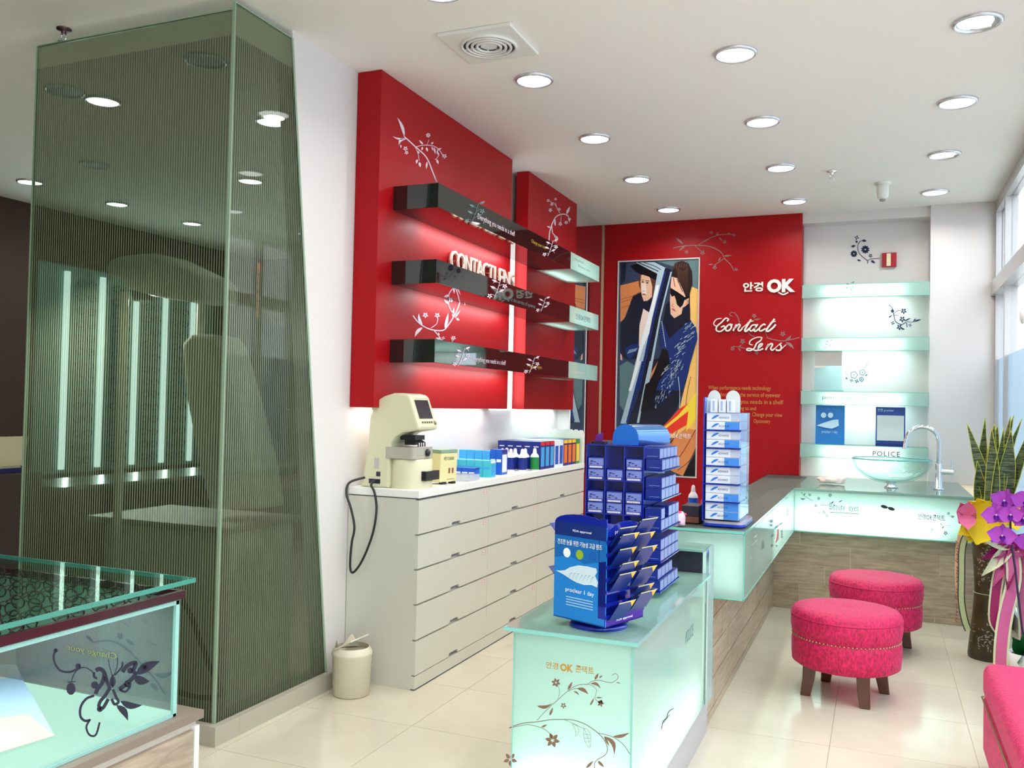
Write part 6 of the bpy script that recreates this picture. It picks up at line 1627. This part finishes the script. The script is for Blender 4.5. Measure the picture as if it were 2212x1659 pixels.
# ribbons
RBP = mat('ribbon_pink', s2l(232, 110, 168), 0.4, sheen=0.3); RBC = mat('ribbon_cream', s2l(238, 240, 196), 0.4); RBM = mat('ribbon_magenta', s2l(170, 30, 110), 0.4); RBG = mat('ribbon_pale_green', s2l(176, 188, 140), 0.45); RBK = mat('ribbon_black_edge', s2l(30, 34, 40), 0.4)
bw_ = thing('ribbon_bow', 'large pink and cream ribbon bow hanging on the dark vase', 'ribbon', (vx+0.09, vy-0.20, 0.66))
yb3 = vy-0.20
def band(name, pts, w, m, parent, y, edge=None):
    P3 = [at(px, py, y=y+dy) for px, py, dy in pts]
    P3 = [Vector(p_) for p_ in smooth_line([tuple(p_) for p_ in P3], 4)]
    sides = []
    for i in range(len(P3)):
        tt = P3[min(i+1, len(P3)-1)]-P3[max(i-1, 0)]; sides.append(tt.cross(Vector((0.15, 1, 0))).normalized())
    MB().ribbon(P3, sides, w, 0).build(name, m, parent)
    if edge:
        for sg in (-1, 1):
            MB().ribbon([p_ + s_*sg*w*0.46 + Vector((0, -0.002, 0)) for p_, s_ in zip(P3, sides)], sides, w*0.16).build('ribbon_edge', edge, parent)
kx, ky = 2186, 1178
fanr = [(2120, 1205, 0.05, RBM), (2128, 1170, 0.045, RBC), (2122, 1240, 0.05, RBC), (2150, 1150, 0.05, RBM), (2215, 1150, 0.05, RBM), (2225, 1200, 0.06, RBM), (2215, 1240, 0.06, PKP), (2145, 1262, 0.05, RBP), (2175, 1270, 0.05, RBM), (2200, 1280, 0.05, RBP)]
c_ = at(kx, ky, y=yb3)
for k, (ex, ey, hw, m_) in enumerate(fanr):
    e_ = at(ex, ey, y=yb3-0.02-0.015*(k % 3)); ax = e_-c_; pn = ax.cross(Vector((0, 1, 0))).normalized()
    petal_sheet('loop', c_, ax*1.05, pn*hw*0.75, Vector((0, -0.05, 0)), m_, bw_, 0.8, 5, 0.05, k).build('loop', m_, bw_)
MB().sphere(c_ + Vector((0, -0.02, 0)), 0.02, 12, 8, sc=(1.2, 0.8, 1)).build('knot', RBM, bw_)
band('tail', [(2180, 1185, 0), (2160, 1230, -0.03), (2150, 1290, -0.03), (2148, 1340, -0.02), (2160, 1362, 0.0)], 0.06, RBM, bw_, yb3, RBC)
band('tail', [(2186, 1190, -0.02), (2190, 1250, -0.06), (2172, 1330, -0.08), (2163, 1400, -0.1), (2162, 1470, -0.1)], 0.075, RBP, bw_, yb3, RBC)
band('tail', [(2192, 1190, 0.02), (2205, 1260, 0.0), (2215, 1340, 0.0), (2215, 1420, 0)], 0.07, PKP, bw_, yb3, RBC)
rb = thing('printed_ribbon', 'narrow pale ribbons with black edges and script left of the vase', 'ribbon', (0.49, vy-0.15, 0.86))
band('ribbon', [(2084, 1140, 0), (2073, 1155, 0), (2067, 1200, 0), (2067, 1260, 0), (2073, 1310, 0)], 0.02, mat('ribbon_beige', s2l(214, 176, 130), 0.5), rb, vy-0.16)
band('ribbon', [(2094, 1145, 0), (2079, 1180, 0), (2077, 1250, 0), (2077, 1300, 0), (2084, 1340, 0), (2092, 1362, 0)], 0.038, RBG, rb, vy-0.17, RBK)
a_ = at(2070, 1150, y=vy-0.185)
lettering('printed_text', 'love for you hand', (a_.x+0.006, vy-0.175, a_.z-0.55), (0, 0, 1), (-1, 0, 0), 0.5, 0.02, mat('script_brown', s2l(120, 60, 40), 0.5), rb, shear=0.3)
# orchids on an arching stem, rooted in their own pot by the window
oy = 5.75
op = thing('orchid', 'purple orchid with arching stem, one dark green leaf and white pot', 'potted plant', (0.73, oy, 0))
MB().lathe([(0.06, 0), (0.085, 0.10), (0.09, 0.17), (0.085, 0.17), (0.08, 0.15)], (0.775, oy, 0), 24).build('pot', WHT2, op)
MB().lathe([(0.0001, 0.155), (0.082, 0.155)], (0.775, oy, 0), 20, cap=False).build('soil', mat('soil'), op)
st = [(0.775, oy, 0.15)] + [tuple(at(px, py, y=oy)) for px, py in ((2205, 1335), (2193, 1230), (2184, 1165), (2183, 1110), (2190, 1090), (2206, 1085))]
MB().tube(smooth_line(st), 0.006, 6).build('stem', mat('orchid_stem', s2l(60, 40, 70), 0.4), op)
GRL = mat('orchid_leaf', s2l(20, 92, 44), 0.3, coat=0.3)
for k, (tx, ty) in enumerate(((2186, 1375), (2196, 1430), (2235, 1330))):
    b_ = Vector((0.775, oy, 0.16)); e_ = at(tx, ty, y=oy-0.06*(k+1)); ax = e_-b_
    pn = ax.cross(Vector((0, 1, 0.3))).normalized()
    petal_sheet('leaf', b_, ax, pn*0.045, Vector((0, -0.03, 0)), GRL, op, 0.6, 5, 0, k).build('leaf', GRL, op)
def orchid(px, py, y, r, seed, label):
    c_ = at(px, py, y=y); rd = random.Random(seed)
    parts = []
    q = rd.uniform(-0.3, 0.3); tiltv = Vector((rd.uniform(-0.3, 0.1), -1, rd.uniform(-0.2, 0.3))).normalized()
    X_ = tiltv.cross(Vector((0, 0, 1))).normalized(); Z_ = X_.cross(tiltv).normalized()
    mbs = MB()
    for a, rr_, wv in ((PI/2, 0.9, 0.40), (PI*1.22, 0.85, 0.38), (-PI*0.22, 0.85, 0.38)):
        d = X_*math.cos(a+q)+Z_*math.sin(a+q); pn = tiltv.cross(d)
        m2_ = petal_sheet('p', c_, d*r*rr_, pn*r*wv, tiltv*r*0.15, PURP, op, 1.0, 5, 0, seed); mbs.add(m2_.v, m2_.f, 0, True)
    for a in (0.12, PI-0.12):
        d = X_*math.cos(a+q)+Z_*math.sin(a+q); pn = tiltv.cross(d)
        m2_ = petal_sheet('p', c_+tiltv*r*0.06, d*r*1.0, pn*r*0.62, tiltv*r*0.25, PURP, op, 1.0, 7, 0.06, seed); mbs.add(m2_.v, m2_.f, 0, True)
    o = mbs.build('bloom', PURP, op)
    d = -Z_; m2_ = petal_sheet('p', c_+tiltv*r*0.12, d*r*0.45, X_*r*0.2, tiltv*r*0.4, PURD, op, 1.2, 5, 0, seed); m2_.build('lip', PURD, o)
    MB().sphere(c_+tiltv*r*0.2, r*0.08, 8, 6).build('column', mat('orchid_white', s2l(240, 220, 240), 0.4), o)
for k, (px, py, r) in enumerate(((2168, 1080, 0.08), (2152, 1112, 0.08), (2184, 1112, 0.072), (2164, 1158, 0.08), (2214, 1082, 0.08), (2212, 1120, 0.075), (2220, 1168, 0.075))):
    orchid(px, py, oy-0.02*(k % 3), r, k+2, '')

# ================================================================ spectacle display case at lower left
dc = thing('display_case', 'glass-topped display case with black floral print, cropped at lower left', 'display case', (-2.4, 1.4, 0))
DX, DY, DZ = -1.838, 1.985, 0.95
DX0, DY0 = -3.10, 0.55
mb = MB(); mb.box(DX0, DY0, 0, DX+0.02, DY+0.06, 0.575); mb.build('core', mat('case_core', s2l(196, 186, 170), 0.6), dc)
WT = noisy('case_wood', s2l(140, 122, 104), s2l(178, 160, 140), 2.4, 0.4, stretch=(3, 3, 20), detail=8, lo=0.3, hi=0.7, dist=0.8)
for k in range(3): MB().box(DX+0.02, DY0+0.01, 0.0+k*0.185, DX+0.034, DY+0.036, 0.181+k*0.185).build('wood_board', WT, dc)
MB().box(DX+0.02, DY+0.04, 0, DX+0.036, DY+0.058, 0.56).build('corner_trim', WHT2, dc)
MB().box(DX0, DY0, 0.575, DX+0.036, DY+0.075, 0.598).build('ledge', mat('ledge_taupe', s2l(128, 112, 100), 0.4), dc)
LITF = emis('lit_case_floor', s2l(206, 255, 236), 1.25)
MB().box(DX0+0.02, DY0+0.02, 0.598, DX-0.006, DY-0.006, 0.612).build('lit_floor', LITF, dc, label='glowing mint white light panel floor')
area('case_fill', (-2.15, 1.5, 0.915), (0, 0, -1), 0.5, 0.9, 7, (0.9, 1, 0.97))  # added fill light under the tray, brightens the brochures; no fitting modelled
CG = glass('case_glass', (0.90, 0.96, 0.94), 0.1)
MB().box(DX-0.006, DY0, 0.598, DX, DY, 0.925).build('side_pane', CG, dc)
MB().box(DX0, DY-0.006, 0.598, DX-0.006, DY, 0.925).build('end_pane', glass('case_grey_glass', (0.62, 0.66, 0.66), 0.3, veil=0.25, veilcol=(0.42, 0.42, 0.45)), dc)
mb = MB(); mb.box(DX-0.008, DY-0.012, 0.598, DX+0.002, DY+0.002, 0.925); mb.box(DX-0.006, DY0, 0.914, DX+0.002, DY, 0.926); mb.box(DX-0.006, DY0, 0.598, DX+0.002, DY, 0.606); mb.box(DX0, DY-0.004, 0.606, DX-0.008, DY+0.001, 0.612)
mb.build('glass_edge', mat('pale_glass_edge', s2l(150, 196, 188), 0.2), dc)
MB().box(DX0, DY0, 0.926, DX+0.004, DY+0.004, 0.930).build('tray_floor', mat('tray_green', s2l(70, 108, 94), 0.5), dc)
mb = MB(); mb.box(DX-0.002, DY0, 0.930, DX+0.012, DY+0.012, 0.952); mb.box(DX0, DY-0.002, 0.930, DX-0.002, DY+0.012, 0.952); mb.build('maroon_edge', mat('maroon_edge', s2l(64, 20, 34), 0.2), dc)
DZT = 0.985
MB().box(DX0, DY0, DZT-0.012, DX+0.03, DY+0.03, DZT).build('top_glass', glass('case_top_glass', (0.84, 0.93, 0.89), -0.1), dc)
mb = MB(); mb.box(DX+0.028, DY0, DZT-0.012, DX+0.031, DY+0.031, DZT+0.0005); mb.box(DX0, DY+0.028, DZT-0.012, DX+0.028, DY+0.031, DZT+0.0005); mb.build('top_edge', mat('case_top_edge', s2l(70, 140, 124), 0.2), dc)
sg0 = None; rd = random.Random(9)
sgl = 'dark spectacles lying in rows under the glass top of the case'
for i in range(7):
    for j in range(9):
        x, y = DX-0.085-0.155*i, DY-0.05-0.062*j
        pxy = (Vector((x, y, 0.93))-EYE); dd = pxy.dot(FW)
        if 1106+FPX*pxy.dot(RT)/dd < -60: continue
        sgl = 'spectacles under the case top, %s column from right, %s row from far end' % (ORD[i], ORD[j])
        if sg0 is None:
            t = thing('spectacles', sgl, 'spectacles', (x, y, 0.931), 'spectacles under the case top')
            mb = MB(); spectacles(mb, (x, y, 0.951), (1, 0, 0), (0, 0, 1), 1.0); mb.build('front_frame', FRM, t)
            for s in (-1, 1): MB().tube([(x+s*0.06, y, 0.955), (x+s*0.06, y-0.03, 0.953), (x+s*0.055, y-0.045, 0.936)], 0.0018, 4).build('temple', FRM, t)
            LG = glass('lens', (0.85, 0.88, 0.86), 0.4)
            for s in (-1, 1): MB().poly([(x+s*0.034+0.025*math.cos(k*PI/6), y-0.001, 0.951+0.016*math.sin(k*PI/6)) for k in range(12)]).build('lens', LG, t)
            sg0 = t
        else: dup(sg0, (x+rd.uniform(-0.01, 0.01), y+rd.uniform(-0.006, 0.006), 0.931), rot=(0, 0, rd.uniform(-0.2, 0.2)), label=sgl)
# brochures on the lit floor
def card3(name, label, pts, z, m, cat='brochure'):
    P3 = [at(px, py, z=z) for px, py in pts]; P3 = [Vector((min(p_.x, DX-0.012), p_.y, z)) for p_ in P3]
    o = MB().prism(P3, (0, 0, 0.002)).build(name, m); return tag(o, label, cat)
card3('brochure', 'white folded brochure lying at far left on the lit case floor', [(-60, 1430), (36, 1438), (46, 1463), (-60, 1475)], 0.613, WHT2)
card3('brochure', 'pale blue brochure with beige corner on the lit case floor', [(-60, 1475), (46, 1463), (90, 1540), (118, 1590), (-60, 1625)], 0.6135, mat('brochure_blue', s2l(190, 214, 250), 0.6))
o = card3('photo_card', 'beige printed card overlapping the blue brochure in the case', [(-60, 1560), (60, 1545), (118, 1590), (-60, 1645)], 0.6165, mat('brochure_beige', s2l(226, 210, 190), 0.5), 'card')
# floral print on the side pane
v = Art(0, 1150, 2.949, x=DX+0.0012)
v.line([(355, 745), (342, 790), (352, 840), (385, 880), (440, 890), (490, 870), (512, 845)], 14).dot(355, 752, 14).dot(498, 852, 18)
v.line([(455, 950), (480, 890), (530, 860), (580, 880), (600, 910)], 7).dot(452, 996, 30, ry=40).line([(430, 955), (480, 950)], 7)
v.line([(600, 1040), (550, 1060), (515, 1110), (512, 1170), (540, 1200), (575, 1195)], 16).line([(575, 1190), (550, 1240), (570, 1290), (610, 1290), (635, 1210)], 13)
v.line([(610, 880), (640, 870), (665, 900), (650, 960), (620, 1000), (610, 1030)], 26).line([(600, 890), (600, 920), (620, 930)], 16).dot(603, 972, 24).line([(660, 920), (690, 970), (700, 1000)], 22)
v.line([(780, 890), (810, 850), (865, 830), (850, 880), (860, 910), (800, 970), (760, 1000)], 26).dot(830, 880, 20).dot(815, 965, 24).line([(760, 1000), (800, 1015), (830, 980)], 14)
v.dot(718, 950, 20, ry=34).line([(715, 905), (718, 990)], 10).line([(718, 920), (700, 860), (690, 810)], 5).line([(720, 920), (745, 860), (750, 800)], 5).line([(730, 910), (775, 860), (780, 825)], 10).line([(690, 960), (680, 915), (672, 895)], 9)
v.line([(700, 990), (670, 1040), (640, 1075), (630, 1110), (655, 1120), (690, 1060)], 22).dot(636, 1125, 20).line([(720, 1000), (740, 1050), (755, 1080), (730, 1095), (710, 1060)], 18)
v.leaf(865, 905, 1020, 820, 60, -0.05).leaf(850, 920, 955, 950, 56, 0.1).leaf(940, 870, 900, 850, 30)
v.leaf(765, 1075, 908, 1100, 44, 0.12).leaf(742, 1100, 815, 1200, 44, -0.12)
v.build('floral_print', mat('print_blue_black', s2l(22, 14, 44), 0.4), dc)
v = Art(0, 1150, 2.949, y=DY-0.008)
v.line([(590, 700), (700, 690), (800, 740), (880, 820), (980, 930), (1050, 1035)], 5).leaf(545, 655, 590, 700, 14).leaf(800, 680, 850, 720, 16).leaf(980, 900, 1100, 875, 30, 0.2).line([(640, 600), (740, 560), (820, 600)], 3).flower(760, 660, 22, 5).leaf(960, 960, 1000, 1010, 22)
v.build('vine_print', mat('grey_print', s2l(70, 80, 90), 0.5), dc)
a_ = at(252, 1428, y=DY-0.008)
lettering('printed_text', 'Change your', (a_.x, DY-0.0085, a_.z), (-1, 0, 0.02), (0, 0, 1), 0.20, 0.022, mat('print_ochre', s2l(150, 146, 80), 0.5), dc)
